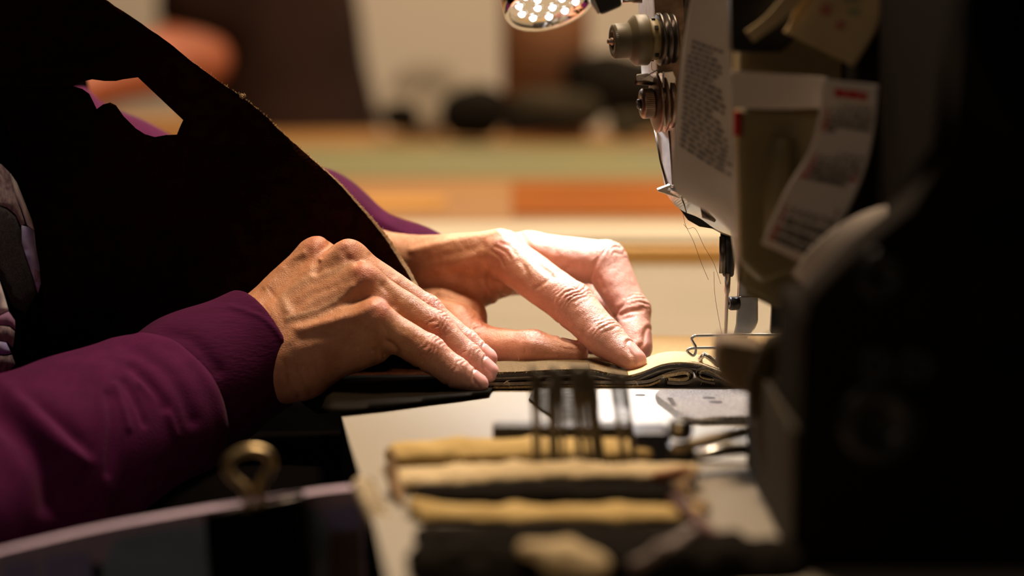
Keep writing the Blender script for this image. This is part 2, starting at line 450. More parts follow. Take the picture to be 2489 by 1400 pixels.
def relax(V, F, w):
    acc = np.zeros_like(V); cnt = np.zeros(len(V))
    for i in range(4):
        a, b = F[:, i], F[:, (i + 1) % 4]
        for d in range(3): acc[:, d] += np.bincount(a, V[b, d], len(V))
        cnt += np.bincount(a, minlength=len(V))
    return V * (1 - w) + w * acc / np.maximum(cnt, 1)[:, None]
def normals(V, F):
    n = np.cross(V[F[:, 2]] - V[F[:, 0]], V[F[:, 3]] - V[F[:, 1]])
    N = np.stack([sum(np.bincount(F[:, i], n[:, d], len(V)) for i in range(4)) for d in range(3)], 1)
    return N / np.maximum(np.linalg.norm(N, axis=1), 1e-12)[:, None]
def vnoise(Pn, scale, seed=0):
    """smooth lattice noise in -1..1"""
    q = Pn * scale + 1000.0 + seed * 17.3; i = np.floor(q).astype(np.int64); f = q - i; f = f * f * (3 - 2 * f)
    out = 0
    for a in (0, 1):
        for b in (0, 1):
            for c in (0, 1):
                h = ((i[:, 0] + a) * 73856093) ^ ((i[:, 1] + b) * 19349663) ^ ((i[:, 2] + c) * 83492791) ^ (seed * 7919)
                h = (h ^ (h >> 13)) * 1274126177 & 0x7fffffff
                out = out + ((h % 10007) / 10007.0 * 2 - 1) * (f[:, 0] if a else 1 - f[:, 0]) * (f[:, 1] if b else 1 - f[:, 1]) * (f[:, 2] if c else 1 - f[:, 2])
    return out
def seg_dist(qx, qy, pts):
    best = np.full(len(qx), 1e9)
    for (ax, ay), (bx, by) in zip(pts[:-1], pts[1:]):
        vx, vy = bx - ax, by - ay; t = np.clip(((qx - ax) * vx + (qy - ay) * vy) / (vx * vx + vy * vy + 1e-9), 0, 1)
        best = np.minimum(best, np.hypot(qx - ax - t * vx, qy - ay - t * vy))
    return best
def ridges(V, N, lines):
    """raise veins, tendons and folds (mm) along lines over the side of the form that shows; returns the displaced points and the masks"""
    qx, qy = proj(V)
    vw = V - CAMP; vw /= np.linalg.norm(vw, axis=1)[:, None]
    face = np.clip(-(N * vw).sum(1) * 3 + .3, 0, 1)
    D = np.zeros(len(V)); ms = {}
    for ln in lines:
        pts, wd, amp = ln[0], ln[1], ln[2]; opt = ln[3] if len(ln) > 3 else {}
        pp = [tuple(p) for p in curve_pts(pts, 5)] if len(pts) > 2 else pts
        ok = (qx > min(p[0] for p in pp) - 4 * wd) & (qx < max(p[0] for p in pp) + 4 * wd) & (qy > min(p[1] for p in pp) - 4 * wd) & (qy < max(p[1] for p in pp) + 4 * wd)
        if 'y' in opt: ok &= (V[:, 1] > opt['y'][0]) & (V[:, 1] < opt['y'][1])
        ix = np.where(ok)[0]
        g = np.exp(-(seg_dist(qx[ix], qy[ix], pp) / wd) ** 2) * face[ix]
        D[ix] += g * amp * .001
        if 'mask' in opt:
            m_ = ms.setdefault(opt['mask'], np.zeros(len(V))); m_[ix] = np.maximum(m_[ix], g * opt.get('mw', 1))
    return V + N * D[:, None], ms

# ------------------------------------------------------------ hands
def rpx(r, y): return r * y / FPX
def chain_dist(V, pts):
    best = np.full(len(V), 9.0)
    for (a, ra), (b, rb) in zip(pts[:-1], pts[1:]):
        ab = b - a; t = np.clip(((V - a) @ ab) / (ab @ ab), 0, 1)
        best = np.minimum(best, np.linalg.norm(V - a - t[:, None] * ab, axis=1) - (ra + t * (rb - ra)))
    return best

def build_hand(palm, fingers, lines, lo, hi, h=.0006, palm_k=.010, web_k=.005, cut=None, knuckles=(), dents=()):
    """palm: [((px,py,y,r),(px,py,y,r))]; fingers: [{'j': [(px,py,y,r)...], 'n': dorsal(px right, px up, towards camera), 'nail': ...}]"""
    Fd = Field(lo, hi, h)
    A = Fd.new()
    for a, b in palm:
        Fd.cap(A, P(*a[:3]), P(*b[:3]), rpx(a[3], a[2]), rpx(b[3], b[2]), palm_k)
    for kx, ky, y, r in knuckles:
        Fd.cap(A, P(kx, ky, y), P(kx + 1, ky, y), rpx(r, y), rpx(r, y), .004)
    allf = Fd.new(); chains = []
    for f in fingers:
        B = Fd.new(); J = [(P(*q[:3]), rpx(q[3], q[2])) for q in f['j']]
        chains.append(J)
        for (a, ra), (b, rb) in zip(J[:-1], J[1:]):
            Fd.cap(B, a, b, ra, rb, f.get('k', .0025))
        for (bx, by, y, r) in f.get('bumps', ()):
            Fd.cap(B, P(bx, by, y), P(bx + 1, by, y), rpx(r, y), rpx(r, y), .004)
        allf = smin(allf, B, .0012)
    A = smin(A, allf, web_k)
    for (a, b, k) in dents:
        B = Fd.new(); Fd.cap(B, P(*a[:3]), P(*b[:3]), rpx(a[3], a[2]), rpx(b[3], b[2]), 0)
        A = -smin(-A, np.where(B < .5, B, BIG), k)
    V, F = Fd.mesh(A, 3)
    N = normals(V, F)
    # finger joints: fine creases over the knuckles, nail plates
    D = np.zeros(len(V)); red = np.zeros(len(V)); nail = np.zeros(len(V)); pink = np.zeros(len(V))
    cds = np.stack([chain_dist(V, J) for J in chains], 1); own = cds.argmin(1); near = cds.min(1) < .003
    wob = vnoise(V, 260, 3) * .0016 + vnoise(V, 700, 4) * .0005
    for fi, (f, J) in enumerate(zip(fingers, chains)):
        sel = (own == fi) & near
        nr, nu, nc = f['n']; nv = RGT * nr + UPV * nu - FWD * nc; nv /= np.linalg.norm(nv)
        for ji in range(1, len(J) - 1):
            p, r = J[ji]; ax = (J[ji + 1][0] - J[ji - 1][0]); ax /= np.linalg.norm(ax)
            n = nv - ax * (nv @ ax); n /= np.linalg.norm(n)
            rel = V - p; t = rel @ ax; dn = np.clip((rel @ n) / r, -1, 1)
            s = f.get('wr', 1.0) * (1.0 if ji == 1 else .7)
            wgt = np.exp(-(t / (r * .62)) ** 2) * np.clip(dn + .35, 0, 1)
            lam = .0027
            ph = (t + wob + .0007 * np.sin(rel @ np.cross(ax, n) * 700)) / lam
            gro = np.abs(np.cos(np.pi * ph)); gro = (1 - gro) ** 2.0
            D += sel * wgt * (-.00062 * s * gro + .0003 * s)
            # flexion folds on the palm side
            wp = np.exp(-(t / .0012) ** 2) * np.clip(-dn, 0, 1); D += sel * wp * -.0009
            red = np.maximum(red, sel * np.exp(-(t / (r * 1.1)) ** 2) * np.clip(dn + .3, 0, 1) * .55)
        tip, rt = J[-1]; dip = J[-2][0]; ax = tip - dip; Ls = np.linalg.norm(ax); ax /= Ls
        t = (V - J[1][0]) @ (J[-1][0] - J[1][0]) / np.linalg.norm(J[-1][0] - J[1][0]) ** 2
        pink = np.maximum(pink, sel * np.clip(t * (1.1 - f.get('p0', .1)) + f.get('p0', .1), 0, 1) * f.get('pink', .75))  # p0 spreads the pink back: lamp tint painted into the skin
        if f.get('nail'):
            n = nv - ax * (nv @ ax); n /= np.linalg.norm(n); sd = np.cross(ax, n)
            l0, l1, wn = f['nail']                    # back, front (in tip radii from the tip centre), half width
            rel = V - tip; u = rel @ ax / rt; v = rel @ sd / rt; wv = rel @ n / rt
            uc, ul = (l0 + l1) / 2, (l1 - l0) / 2
            q = (np.abs((u - uc) / ul) ** 3.2 + np.abs(v / wn) ** 3.2) ** (1 / 3.2)
            sel2 = sel & (wv > .05)
            nail = np.maximum(nail, sel2 * np.clip((1.0 - q) / .10, 0, 1))
            D += sel2 * (np.exp(-((q - 1.05) / .09) ** 2) * -.00055 + np.clip((1 - q) / .1, 0, 1) * .0002)
            D += sel2 * np.exp(-((q - 1.28) / .14) ** 2) * .0003 * (u < uc + ul * .5)
    V = V + N * D[:, None]
    V, ms = ridges(V, N, lines)
    fine = vnoise(V, 330, 9) * .00010 + vnoise(V, 120, 10) * .00022
    V = V + N * (fine * (1 - nail))[:, None]
    at = dict(red=np.clip(np.maximum(red, ms.get('red', 0)), 0, 1), pink=np.clip(pink, 0, 1), nail=nail, vein=np.clip(ms.get('vein', np.zeros(len(V))), 0, 1))
    return V, F, at

# near hand: her right, seen from the little finger's side
yI, yM, yR, yP = 1.470, 1.456, 1.441, 1.427
near_palm = [
    ((625, 772, 1.466, 58), (768, 630, yI, 50)), ((630, 795, 1.458, 60), (846, 634, yM, 50)),
    ((640, 825, 1.448, 60), (884, 690, yR, 47)), ((655, 865, 1.438, 62), (908, 780, yP, 50)),
    ((690, 905, 1.440, 66), (905, 838, 1.432, 50)), ((640, 850, 1.45, 95), (800, 760, 1.452, 75)),
    ((800, 760, 1.452, 70), (870, 720, 1.448, 55)), ((690, 850, 1.465, 80), (850, 790, 1.466, 60)),
    ((400, 985, 1.425, 135), (640, 850, 1.452, 108)), ((625, 895, 1.438, 85), (735, 905, 1.438, 66)),
]
near_fingers = [
    dict(j=[(768, 632, yI, 50), (985, 750, 1.474, 42), (1080, 835, 1.472, 36), (1135, 880, 1.47, 32)], n=(.55, .8, 0), wr=.6),
    dict(j=[(848, 636, yM, 48), (1030, 762, 1.460, 47), (1128, 838, 1.458, 37), (1181, 872, 1.456, 28)], n=(.62, .75, .35), nail=(-.8, 1.0, .85), wr=.8, pink=.9),
    dict(j=[(886, 694, yR, 46), (1052, 802, 1.443, 47), (1135, 872, 1.441, 38), (1185, 905, 1.440, 28)], n=(.62, .75, .40), nail=(-.9, 1.0, .9), wr=1.2, pink=.9),
    dict(j=[(912, 784, yP, 48), (1040, 858, 1.427, 43), (1106, 906, 1.426, 37), (1160, 934, 1.4262, 27)], n=(.60, .72, .50), nail=(-.85, 1.1, .85), wr=1.2, pink=.9),
    dict(j=[(690, 830, 1.492, 60), (780, 828, 1.498, 48), (860, 836, 1.498, 42), (920, 838, 1.495, 34)], n=(.2, .2, -1), wr=0),
]
near_lines = [
    ([(698, 754), (688, 724), (711, 704), (750, 678), (790, 668), (829, 655), (855, 642)], 11, .9, dict(mask='vein', mw=.32)),
    ([(700, 775), (740, 765), (770, 757), (809, 737), (839, 717), (858, 698)], 10, .8, dict(mask='vein', mw=.38)),
    ([(715, 745), (760, 715), (810, 695), (860, 672)], 13, -.8),
    ([(724, 800), (770, 790), (819, 777), (869, 763), (905, 748)], 11, 1.0),
    ([(735, 822), (790, 812), (840, 800), (900, 808)], 18, -1.4),
    ([(648, 700), (670, 668), (698, 640), (737, 616)], 9, 1.0),
    ([(640, 740), (690, 690), (735, 640), (758, 612)], 12, -.6),
    ([(815, 578), (797, 598), (783, 612), (772, 632), (768, 660)], 11, -1.7),
    ([(776, 628), (777, 629)], 5, .9),
    ([(768, 600), (772, 588)], 26, 1.0, dict(mask='red', mw=.5)),
    ([(846, 604), (850, 612)], 26, 1.0, dict(mask='red', mw=.5)),
    ([(885, 660), (890, 668)], 26, 1.4, dict(mask='red', mw=.7)),
    ([(922, 745), (925, 755)], 28, 1.2, dict(mask='red', mw=.7)),
    ([(935, 695), (950, 712), (958, 740)], 12, -1.3),
    ([(905, 620), (930, 640), (955, 668)], 10, -1.0),
    ([(866, 640), (845, 628), (838, 612)], 10, -.9),
    ([(890, 902), (906, 892), (914, 876), (910, 855)], 6, -1.0),
    ([(915, 893), (930, 880), (934, 860)], 5, -.8),
    ([(966, 872), (964, 852), (950, 838), (938, 830)], 7, -1.4),
    ([(700, 880), (708, 930), (728, 965)], 8, -.7), ([(720, 870), (735, 915), (755, 955)], 7, -.5),
    ([(765, 880), (785, 915), (800, 935)], 8, -.4),
    ([(640, 740), (655, 765), (665, 790)], 6, -.4), ([(622, 745), (640, 775)], 5, -.3),
    ([(650, 700), (672, 725)], 5, -.3), ([(600, 735), (640, 715), (690, 655)], 9, .5),
]
nV, nF, nA = build_hand(near_palm, near_fingers, near_lines, P(430, 1060, 1.39) + np.array([-.02, -.03, -.02]), P(1230, 530, 1.53) + np.array([.01, 0, .01]),
                        h=.00062, palm_k=.0085, web_k=.0045)

# far hand: her left, seen from the thumb's side
far_palm = [
    ((940, 640, 1.548, 62), (1222, 612, 1.522, 52)), ((950, 650, 1.556, 66), (1288, 616, 1.540, 50)),
    ((950, 690, 1.566, 66), (1300, 640, 1.558, 48)), ((960, 700, 1.572, 60), (1285, 668, 1.574, 44)),
    ((960, 700, 1.556, 80), (1120, 690, 1.548, 72)), ((980, 730, 1.545, 66), (1130, 770, 1.520, 54)),
    ((1120, 680, 1.545, 75), (1210, 660, 1.540, 66)), ((880, 620, 1.572, 92), (960, 670, 1.556, 92)),
    ((1010, 770, 1.545, 60), (1110, 800, 1.515, 55)),
]
far_fingers = [
    dict(j=[(1226, 622, 1.520, 56), (1394, 744, 1.490, 54), (1470, 822, 1.472, 46), (1541, 878, 1.458, 31)], n=(.62, .78, .30), nail=(-1.2, 1.1, .80), wr=1.9, pink=.95, p0=.6),
    dict(j=[(1285, 616, 1.540, 52), (1470, 641, 1.528, 55), (1537, 758, 1.510, 43), (1551, 845, 1.494, 35)], n=(1, .12, .12), nail=(-1.2, 1.2, .8), wr=1.7, pink=.9, p0=.7),
    dict(j=[(1300, 640, 1.558, 48), (1440, 690, 1.560, 46), (1490, 778, 1.542, 44), (1500, 850, 1.522, 34)], n=(.9, .2, .2), wr=.8),
    dict(j=[(1285, 668, 1.574, 44), (1395, 690, 1.584, 40), (1440, 760, 1.570, 36), (1450, 835, 1.555, 30)], n=(.9, .2, .1), wr=.6),
    dict(j=[(1080, 765, 1.525, 62), (1160, 842, 1.500, 52), (1295, 848, 1.484, 43), (1398, 860, 1.478, 32)], n=(.05, .9, -.35), nail=(-1.3, 1.0, .8), wr=1.2, pink=.5, k=.004),
]
far_lines = [
    ([(1000, 610), (1080, 590), (1160, 572), (1215, 562)], 9, .9),
    ([(1010, 640), (1090, 618), (1170, 596)], 12, -.7),
    ([(1020, 665), (1090, 650), (1150, 625)], 9, .6), ([(1030, 690), (1090, 672), (1140, 655)], 8, -.5),
    ([(1265, 566), (1285, 600), (1310, 640), (1345, 668)], 9, -1.6),
    ([(1185, 655), (1190, 690), (1205, 715), (1225, 728)], 8, -2.0), ([(1160, 640), (1168, 680), (1185, 730)], 8, -.9),
    ([(1130, 660), (1140, 700), (1160, 745)], 8, -.6), ([(1205, 660), (1215, 690)], 6, -.6),
    ([(1180, 780), (1165, 755), (1120, 730), (1060, 720)], 8, -1.2), ([(1192, 720), (1206, 745), (1204, 770)], 14, 1.4),
    ([(1466, 700), (1458, 678)], 6, -.6, dict(y=(1.48, 1.56))),
    ([(1357, 662), (1380, 652), (1400, 650)], 6, -.6),
    ([(1508, 765), (1530, 756), (1560, 752)], 6, -.9), ([(1515, 775), (1540, 770)], 5, -.6),
    ([(1226, 590), (1230, 600)], 30, .8, dict(mask='red', mw=.6)),
    ([(1400, 715), (1425, 745)], 30, .3, dict(mask='red', mw=.5)), ([(1500, 620), (1520, 650)], 34, .6, dict(mask='red', mw=.45)),
    ([(1195, 610), (1215, 625), (1225, 645)], 4, -.35), ([(1205, 600), (1228, 612), (1242, 630)], 4, -.35), ([(1215, 590), (1240, 602), (1255, 620)], 4, -.3),
    ([(1300, 700), (1320, 690), (1345, 670)], 5, -.4), ([(1268, 640), (1280, 660), (1285, 690)], 7, -.5),
    ([(1150, 800), (1190, 792), (1215, 800)], 5, -.5),
]
fV, fF, fA = build_hand(far_palm, far_fingers, far_lines, P(840, 940, 1.44) + np.array([-.02, 0, -.01]), P(1610, 500, 1.62) + np.array([.01, .02, .0]),
                        h=.00066, palm_k=.009, web_k=.005)

# ------------------------------------------------------------ the seamstress
person = thing('person', P(-420, 1500, 1.50), 'person in a purple long-sleeved top guiding leather under the sewing machine needle with both hands', 'person')
# forearms, upper arms, neck and head, hidden by the clothes and outside the frame
Fb = Field((-.70, 1.22, ZT - .16), (.02, 1.86, ZT + .78), .005)
B = Fb.new()
def cb(a, b, ra, rb, k=.03, **kw): Fb.cap(B, a, b, ra, rb, k, **kw)
nW, nE, nS = P(560, 895, 1.445), P(-260, 1250, 1.32), np.array([-.36, 1.355, ZT + .33])
fW, fE, fS = P(905, 640, 1.57), P(60, 305, 1.65), np.array([-.36, 1.685, ZT + .33])
for W_, E_, S_ in ((nW, nE, nS), (fW, fE, fS)):
    if W_ is fW:
        m1, m2, m3 = P(500, 526, 1.61), P(300, 452, 1.63), P(60, 302, 1.65)
        cb(W_, m1, .021, .024, .01); cb(m1, m2, .024, .026, .01); cb(m2, m3, .026, .026, .01); cb(m3, S_, .026, .045, .01)
    else:
        cb(W_, E_, .024, .036); cb(E_, S_, .036, .046)
chest = np.array([-.355, 1.52, ZT + .24]); hip = np.array([-.40, 1.52, ZT - .13])
cb(chest, hip, .085, .095, scale=(1, 1.5, 1)); cb(nS, fS, .05, .05)
neck = np.array([-.35, 1.52, ZT + .38]); headc = np.array([-.285, 1.52, ZT + .555])
cb(neck, headc, .05, .055); cb(headc, headc + [.02, 0, .035], .078, .088, scale=(1.08, .88, 1.1))
cb(headc + [.045, 0, -.045], headc + [.065, 0, -.07], .05, .035)                       # jaw
cb(headc + [.085, 0, .02], headc + [.112, 0, -.018], .010, .014, k=.012)                  # nose
for s in (-1, 1):
    cb(headc + [-.01, s * .078, .0], headc + [-.012, s * .082, .03], .012, .016, k=.01)   # ears
    cb(headc + [.078, s * .03, .024], headc + [.08, s * .031, .024], .013, .013, k=.006)  # eyes
cb(headc + [.088, -.018, -.05], headc + [.088, .018, -.05], .009, .009, k=.006)            # mouth
bV, bF = Fb.mesh(B, 1)
V = np.concatenate([nV, fV, bV]); F = np.concatenate([nF, fF + len(nV), bF + len(nV) + len(fV)])
me = from_arrays(V, F)
for k in ('red', 'pink', 'nail', 'vein'):
    at = me.attributes.new(k, 'FLOAT', 'POINT')
    at.data.foreach_set('value', np.concatenate([nA[k], fA[k], np.zeros(len(bV))]).astype(np.float32))
link('body', me, M['skin'], person)

# hair gathered at the nape
Fh = Field(headc - .16, headc + .17, .004); B = Fh.new()
Fh.cap(B, headc + [-.012, 0, .03], headc + [.0, 0, .052], .092, .088, .01, scale=(1.06, .93, 1.08))
Fh.cap(B, headc + [-.10, 0, .0], headc + [-.115, 0, -.03], .04, .03, .03)
cut = Fh.plane((.75, 0, -.66), headc + [.045, 0, .035]); B = np.maximum(B, cut)
hV, hF = Fh.mesh(B, 1); link('hair', from_arrays(hV, hF), M['hair'], person)

# black shirt body
Ft = Field((-.66, 1.26, ZT - .19), (-.10, 1.80, ZT + .46), .004); B = Ft.new()
bust = P(-215, 690, 1.52)
Ft.cap(B, P(-380, 560, 1.44), P(-420, 1000, 1.44), .082, .090, .05, scale=(1, 1, 1)); Ft.cap(B, P(-380, 560, 1.60), P(-420, 1000, 1.60), .082, .09, .05)
Ft.cap(B, bust + [0, -.05, 0], bust + [-.01, -.04, -.05], .066, .062, .06); Ft.cap(B, bust + [0, .05, 0], bust + [-.01, .05, -.05], .066, .062, .06)
Ft.cap(B, chest, hip, .10, .11, .05, scale=(1, 1.5, 1)); Ft.cap(B, nS, fS, .062, .062, .05)
Ft.cap(B, nS, nS + (nE - nS) * .42, .063, .062, .03); Ft.cap(B, fS, fS + (fE - fS) * .55, .063, .062, .03); Ft.cap(B, fS + (fE - fS) * .55, P(60, 312, 1.65), .062, .040, .02); Ft.cap(B, P(60, 312, 1.65), P(95, 345, 1.65), .040, .032, .02)
cut = Ft.plane((0, 0, 1), (0, 0, ZT + .415)); B = np.maximum(B, cut)
tV, tF = Ft.mesh(B, 2); tN = normals(tV, tF)
tV = tV + tN * (vnoise(tV, 16, 2) * .004 + vnoise(tV, 38, 5) * .0015)[:, None]
shirt = link('shirt', from_arrays(tV, tF), M['black_cotton'], person)

# printed motif on the chest: pale, blue-violet and speckled bands lying on the cloth
from mathutils.bvhtree import BVHTree
bvh = BVHTree.FromPolygons([tuple(v) for v in tV], [tuple(f) for f in tF])
def on_shirt(x, y):
    d = P(x, y, 1.5) - CAMP; d /= np.linalg.norm(d)
    h = bvh.ray_cast(Vector(CAMP), Vector(d))
    if h[0] is None: h = bvh.find_nearest(Vector(P(x, y, 1.50)))
    return np.array(h[0] + h[1] * .0008)
def print_mat(name, a, b, scale):
    return mat(name, a, .9, color2=b, vscale=scale, spec=.1)
pm = [print_mat('print_violet_blue', (.50, .48, .82), (.32, .30, .66), 120), print_mat('print_pale_grey', (.85, .82, .88), (.58, .53, .62), 150),
      print_mat('print_plum_speckle', (.36, .29, .33), (.15, .10, .14), 320), print_mat('print_mauve', (.46, .26, .46), (.32, .20, .34), 160),
      print_mat('print_black_glitter', (.008, .007, .01), (.05, .045, .05), 1400)]
shapes = [
    (2, [(-60, 385), (0, 400), (25, 425), (32, 470), (45, 505), (58, 545), (48, 548), (36, 522), (15, 505), (-10, 497), (-60, 490)]),
    (1, [(22, 422), (38, 445), (56, 490), (74, 535), (80, 560), (64, 548), (50, 508), (33, 470), (26, 445)]),
    (0, [(50, 548), (66, 552), (80, 562), (84, 600), (92, 645), (95, 690), (88, 706), (80, 680), (62, 628), (50, 590)]),
    (3, [(80, 655), (93, 660), (96, 690), (89, 712), (82, 690)]),
    (4, [(-60, 494), (-10, 500), (14, 510), (35, 528), (47, 560), (48, 592), (60, 632), (78, 684), (84, 712), (60, 760), (30, 745), (0, 680), (-60, 600)]),
    (1, [(-60, 610), (-5, 680), (8, 720), (18, 755), (-5, 765), (-60, 730)]),
    (3, [(-60, 735), (-5, 768), (18, 757), (33, 778), (34, 800), (20, 790), (5, 790), (-60, 780)]),
    (2, [(-60, 785), (4, 792), (20, 794), (33, 805), (28, 845), (14, 830), (-60, 815)]),
    (0, [(-60, 820), (12, 832), (24, 858), (8, 862), (-60, 850)]),
    (2, [(-60, 855), (8, 865), (26, 862), (34, 885), (20, 900), (0, 906), (-60, 895)]),
]
mb = MB()
for mi, out in shapes:
    mb.mi = mi
    me = sheet([tuple(p) for p in out], lambda x, y: (x, y, 0), .001, step=16)
    bmx = bmesh.new(); bmx.from_mesh(me); bmesh.ops.delete(bmx, geom=[f for f in bmx.faces if any(abs(v.co.y) < 0 for v in f.verts)], context='FACES')
    top = [f for f in me.polygons if all(abs(me.vertices[i].co.z) < 1e-9 for i in f.vertices)]
    n2 = len(me.vertices) // 2; mp = {}
    for f in me.polygons:
        if all(i < n2 for i in f.vertices):
            for i in f.vertices:
                if i not in mp: mp[i] = mb.bm.verts.new([float(c) for c in on_shirt(me.vertices[i].co.x, me.vertices[i].co.y)])
            try:
                g = mb.bm.faces.new([mp[i] for i in f.vertices]); g.material_index = mi; g.smooth = True
            except ValueError: pass
    bmx.free(); bpy.data.meshes.remove(me)
pr = mb.build('shirt_print', pm, shirt); 
setp(pr, 'pale, blue-violet and mauve printed motif')
sl = pr.modifiers.new('thickness', 'SOLIDIFY'); sl.thickness = .0004; sl.offset = 1

# purple sleeves
def sleeve(prims, lo, hi, h, lines, cutp=None, k=.02, hollow=None):
    Fs = Field(lo, hi, h); B = Fs.new()
    for a, b in prims: Fs.cap(B, P(*a[:3]), P(*b[:3]), rpx(a[3], a[2]), rpx(b[3], b[2]), k)
    if cutp is not None:
        Q = Fs.plane(*cutp); B = smin(B, B, 0); B = -smin(-B, -Q, .003)
    if hollow is not None:
        H = Fs.new(); a, b = hollow; Fs.cap(H, P(*a[:3]), P(*b[:3]), rpx(a[3], a[2]), rpx(b[3], b[2]), 0); B = -smin(-B, H, .002)
    V, F = Fs.mesh(B, 2); N = normals(V, F); V, _ = ridges(V, N, lines); return V, F, N
near_body = [((-330, 1330, 1.31, 330), (150, 1130, 1.385, 238)), ((150, 1130, 1.385, 238), (338, 1030, 1.410, 219))]
nl = [
    ([(0, 935), (50, 985), (110, 1050), (160, 1090), (195, 1110)], 26, 3.4), ([(0, 1000), (60, 1060), (105, 1130), (130, 1220)], 34, -4.5),
    ([(60, 960), (140, 1030), (210, 1100)], 18, -2.0),
    ([(262, 960), (268, 1040), (258, 1150)], 10, -1.1), ([(280, 935), (300, 990), (312, 1040)], 8, 1.0), ([(300, 925), (330, 975), (350, 1030)], 8, -1.0),
    ([(255, 900), (250, 1000), (245, 1130), (255, 1260)], 24, 1.2), ([(320, 890), (360, 930), (400, 990)], 12, -1.6), ([(340, 930), (400, 990), (430, 1060)], 10, .8),
    ([(340, 815), (420, 835), (480, 890), (525, 965), (545, 1040)], 12, 1.6), ([(300, 840), (380, 880), (440, 950), (470, 1020)], 18, -1.4),
]
sV, sF, sN = sleeve(near_body, np.array([-.48, 1.20, ZT - .19]), np.array([-.10, 1.50, ZT + .06]), .0016, nl, k=.02)
sV = sV + normals(sV, sF) * (vnoise(sV, 45, 6) * .0012)[:, None]
uf = Field((-.50, 1.20, ZT - .16), (-.22, 1.48, ZT + .40), .004); B = uf.new()
uf.cap(B, P(-350, 1330, 1.31), P(-320, 1150, 1.325), .056, .054, .03); uf.cap(B, P(-320, 1150, 1.325), nS + (nE - nS) * .30, .058, .058, .03)
uV, uF = uf.mesh(B, 2); sV, sF = np.concatenate([sV, uV]), np.concatenate([sF, uF + len(sV)])
s_near = link('sleeve', from_arrays(sV, sF), M['purple'], person)
cuff_ax = P(640, 850, 1.455) - P(420, 975, 1.425); cuff_ax /= np.linalg.norm(cuff_ax)
cV, cF, cN = sleeve([((395, 985, 1.424, 170), (470, 938, 1.436, 172)), ((470, 938, 1.436, 172), (720, 800, 1.464, 152))],
                    P(240, 1250, 1.35) - .01, P(800, 620, 1.52) + .02, .0011,
                    [([(400, 810), (470, 830), (530, 900)], 16, -1.0), ([(560, 745), (640, 775), (695, 840), (728, 925)], 6, .7)],
                    cutp=(cuff_ax + RGT * .10, P(652, 852, 1.452)), k=.012, hollow=((560, 895, 1.44, 128), (760, 780, 1.47, 128)))
link('cuff', from_arrays(cV, cF), M['purple_rib'], s_near)
# far sleeve, running up behind the leather
fb = [((60, 300, 1.65, 135), (300, 445, 1.63, 138)), ((300, 445, 1.63, 138), (500, 522, 1.61, 128)), ((500, 522, 1.61, 128), (760, 548, 1.595, 122)), ((760, 548, 1.595, 122), (1010, 668, 1.563, 96)), ((1010, 668, 1.563, 96), (1070, 703, 1.555, 94)),
      ((-380, -60, 1.68, 240), (60, 300, 1.65, 150))]
sV, sF, sN = sleeve(fb, np.array([-.46, 1.52, ZT - .02]), np.array([-.01, 1.80, ZT + .36]), .0016,
                    [([(850, 470), (900, 515), (960, 560), (1040, 590)], 12, .8), ([(900, 540), (980, 578), (1050, 584)], 7, -1.0)],
                    cutp=(np.array([.42, -.60, -.68]), P(1050, 584, 1.540)), k=.02)
s_far = link('sleeve', from_arrays(sV, sF), M['purple'], person)

# trousers: thighs under the table edge
Fq = Field((-.56, 1.24, ZT - .30), (.16, 1.84, ZT + .02), .005); B = Fq.new()
Fq.cap(B, (-.42, 1.44, ZT - .125), (.06, 1.38, ZT - .118), .095, .082, .03); Fq.cap(B, (-.42, 1.60, ZT - .125), (.06, 1.66, ZT - .118), .095, .082, .03)
Fq.cap(B, (-.42, 1.46, ZT - .12), (-.05, 1.52, ZT - .105), .09, .07, .05)
V, F = Fq.mesh(B, 2); link('trousers', from_arrays(V, F), M['black_cotton'], person)

# ------------------------------------------------------------ room and benches
def struct(name, lo, hi, m):
    o = MB().box(lo, hi).build(name, m); o['kind'] = 'structure'; return o
struct('floor', (-2.6, -.9, -.05), (2.6, 4.7, 0), M['floor'])
struct('wall_back', (-2.6, 4.6, 0), (2.6, 4.7, 2.6), M['wall'])
struct('wall_left', (-2.7, -.9, 0), (-2.6, 4.7, 2.6), M['dark_wall'])
struct('wall_right', (2.6, -.9, 0), (2.7, 4.7, 2.6), M['dark_wall'])
struct('ceiling', (-2.6, -.9, 2.6), (2.6, 4.7, 2.65), M['dark_wall'])

# machine table: laminate top with the operator's cut-away front edge
t = thing('sewing_table', (0.2, 1.6, 0), 'beige laminate sewing table under the hands and the machine', 'table')
top = [PZ(828, 1003), PZ(852, 1085), PZ(890, 1200), PZ(940, 1400), PZ(1000, 1700), np.array([.62, .78, ZT]), np.array([.62, 2.05, ZT]), np.array([-.26, 2.05, ZT]), np.array([-.20, 1.75, ZT]), np.array([-.06, 1.62, ZT]), np.array([-.055, 1.48, ZT]), PZ(840, 962)]
mb = MB(); mb.prism([p - [0, 0, .028] for p in top], top)
for f in mb.bm.faces: f.material_index = 0 if abs(f.calc_area()) > .2 else 1
o = mb.build('tabletop', [M['laminate'], M['black_rubber']], t)
for x, y in ((-.16, 1.98), (.55, 1.95), (.55, .95), (.04, .92)):
    if True:
        MB().box((x - .02, y - .02, 0), (x + .02, y + .02, ZT - .028), .003).build('leg', M['steel_dark'], t)
MB().box((-.26, 2.045, ZT - .03), (.62, 2.065, ZT + .0118), .002).build('edge_batten', M['batten'], t)

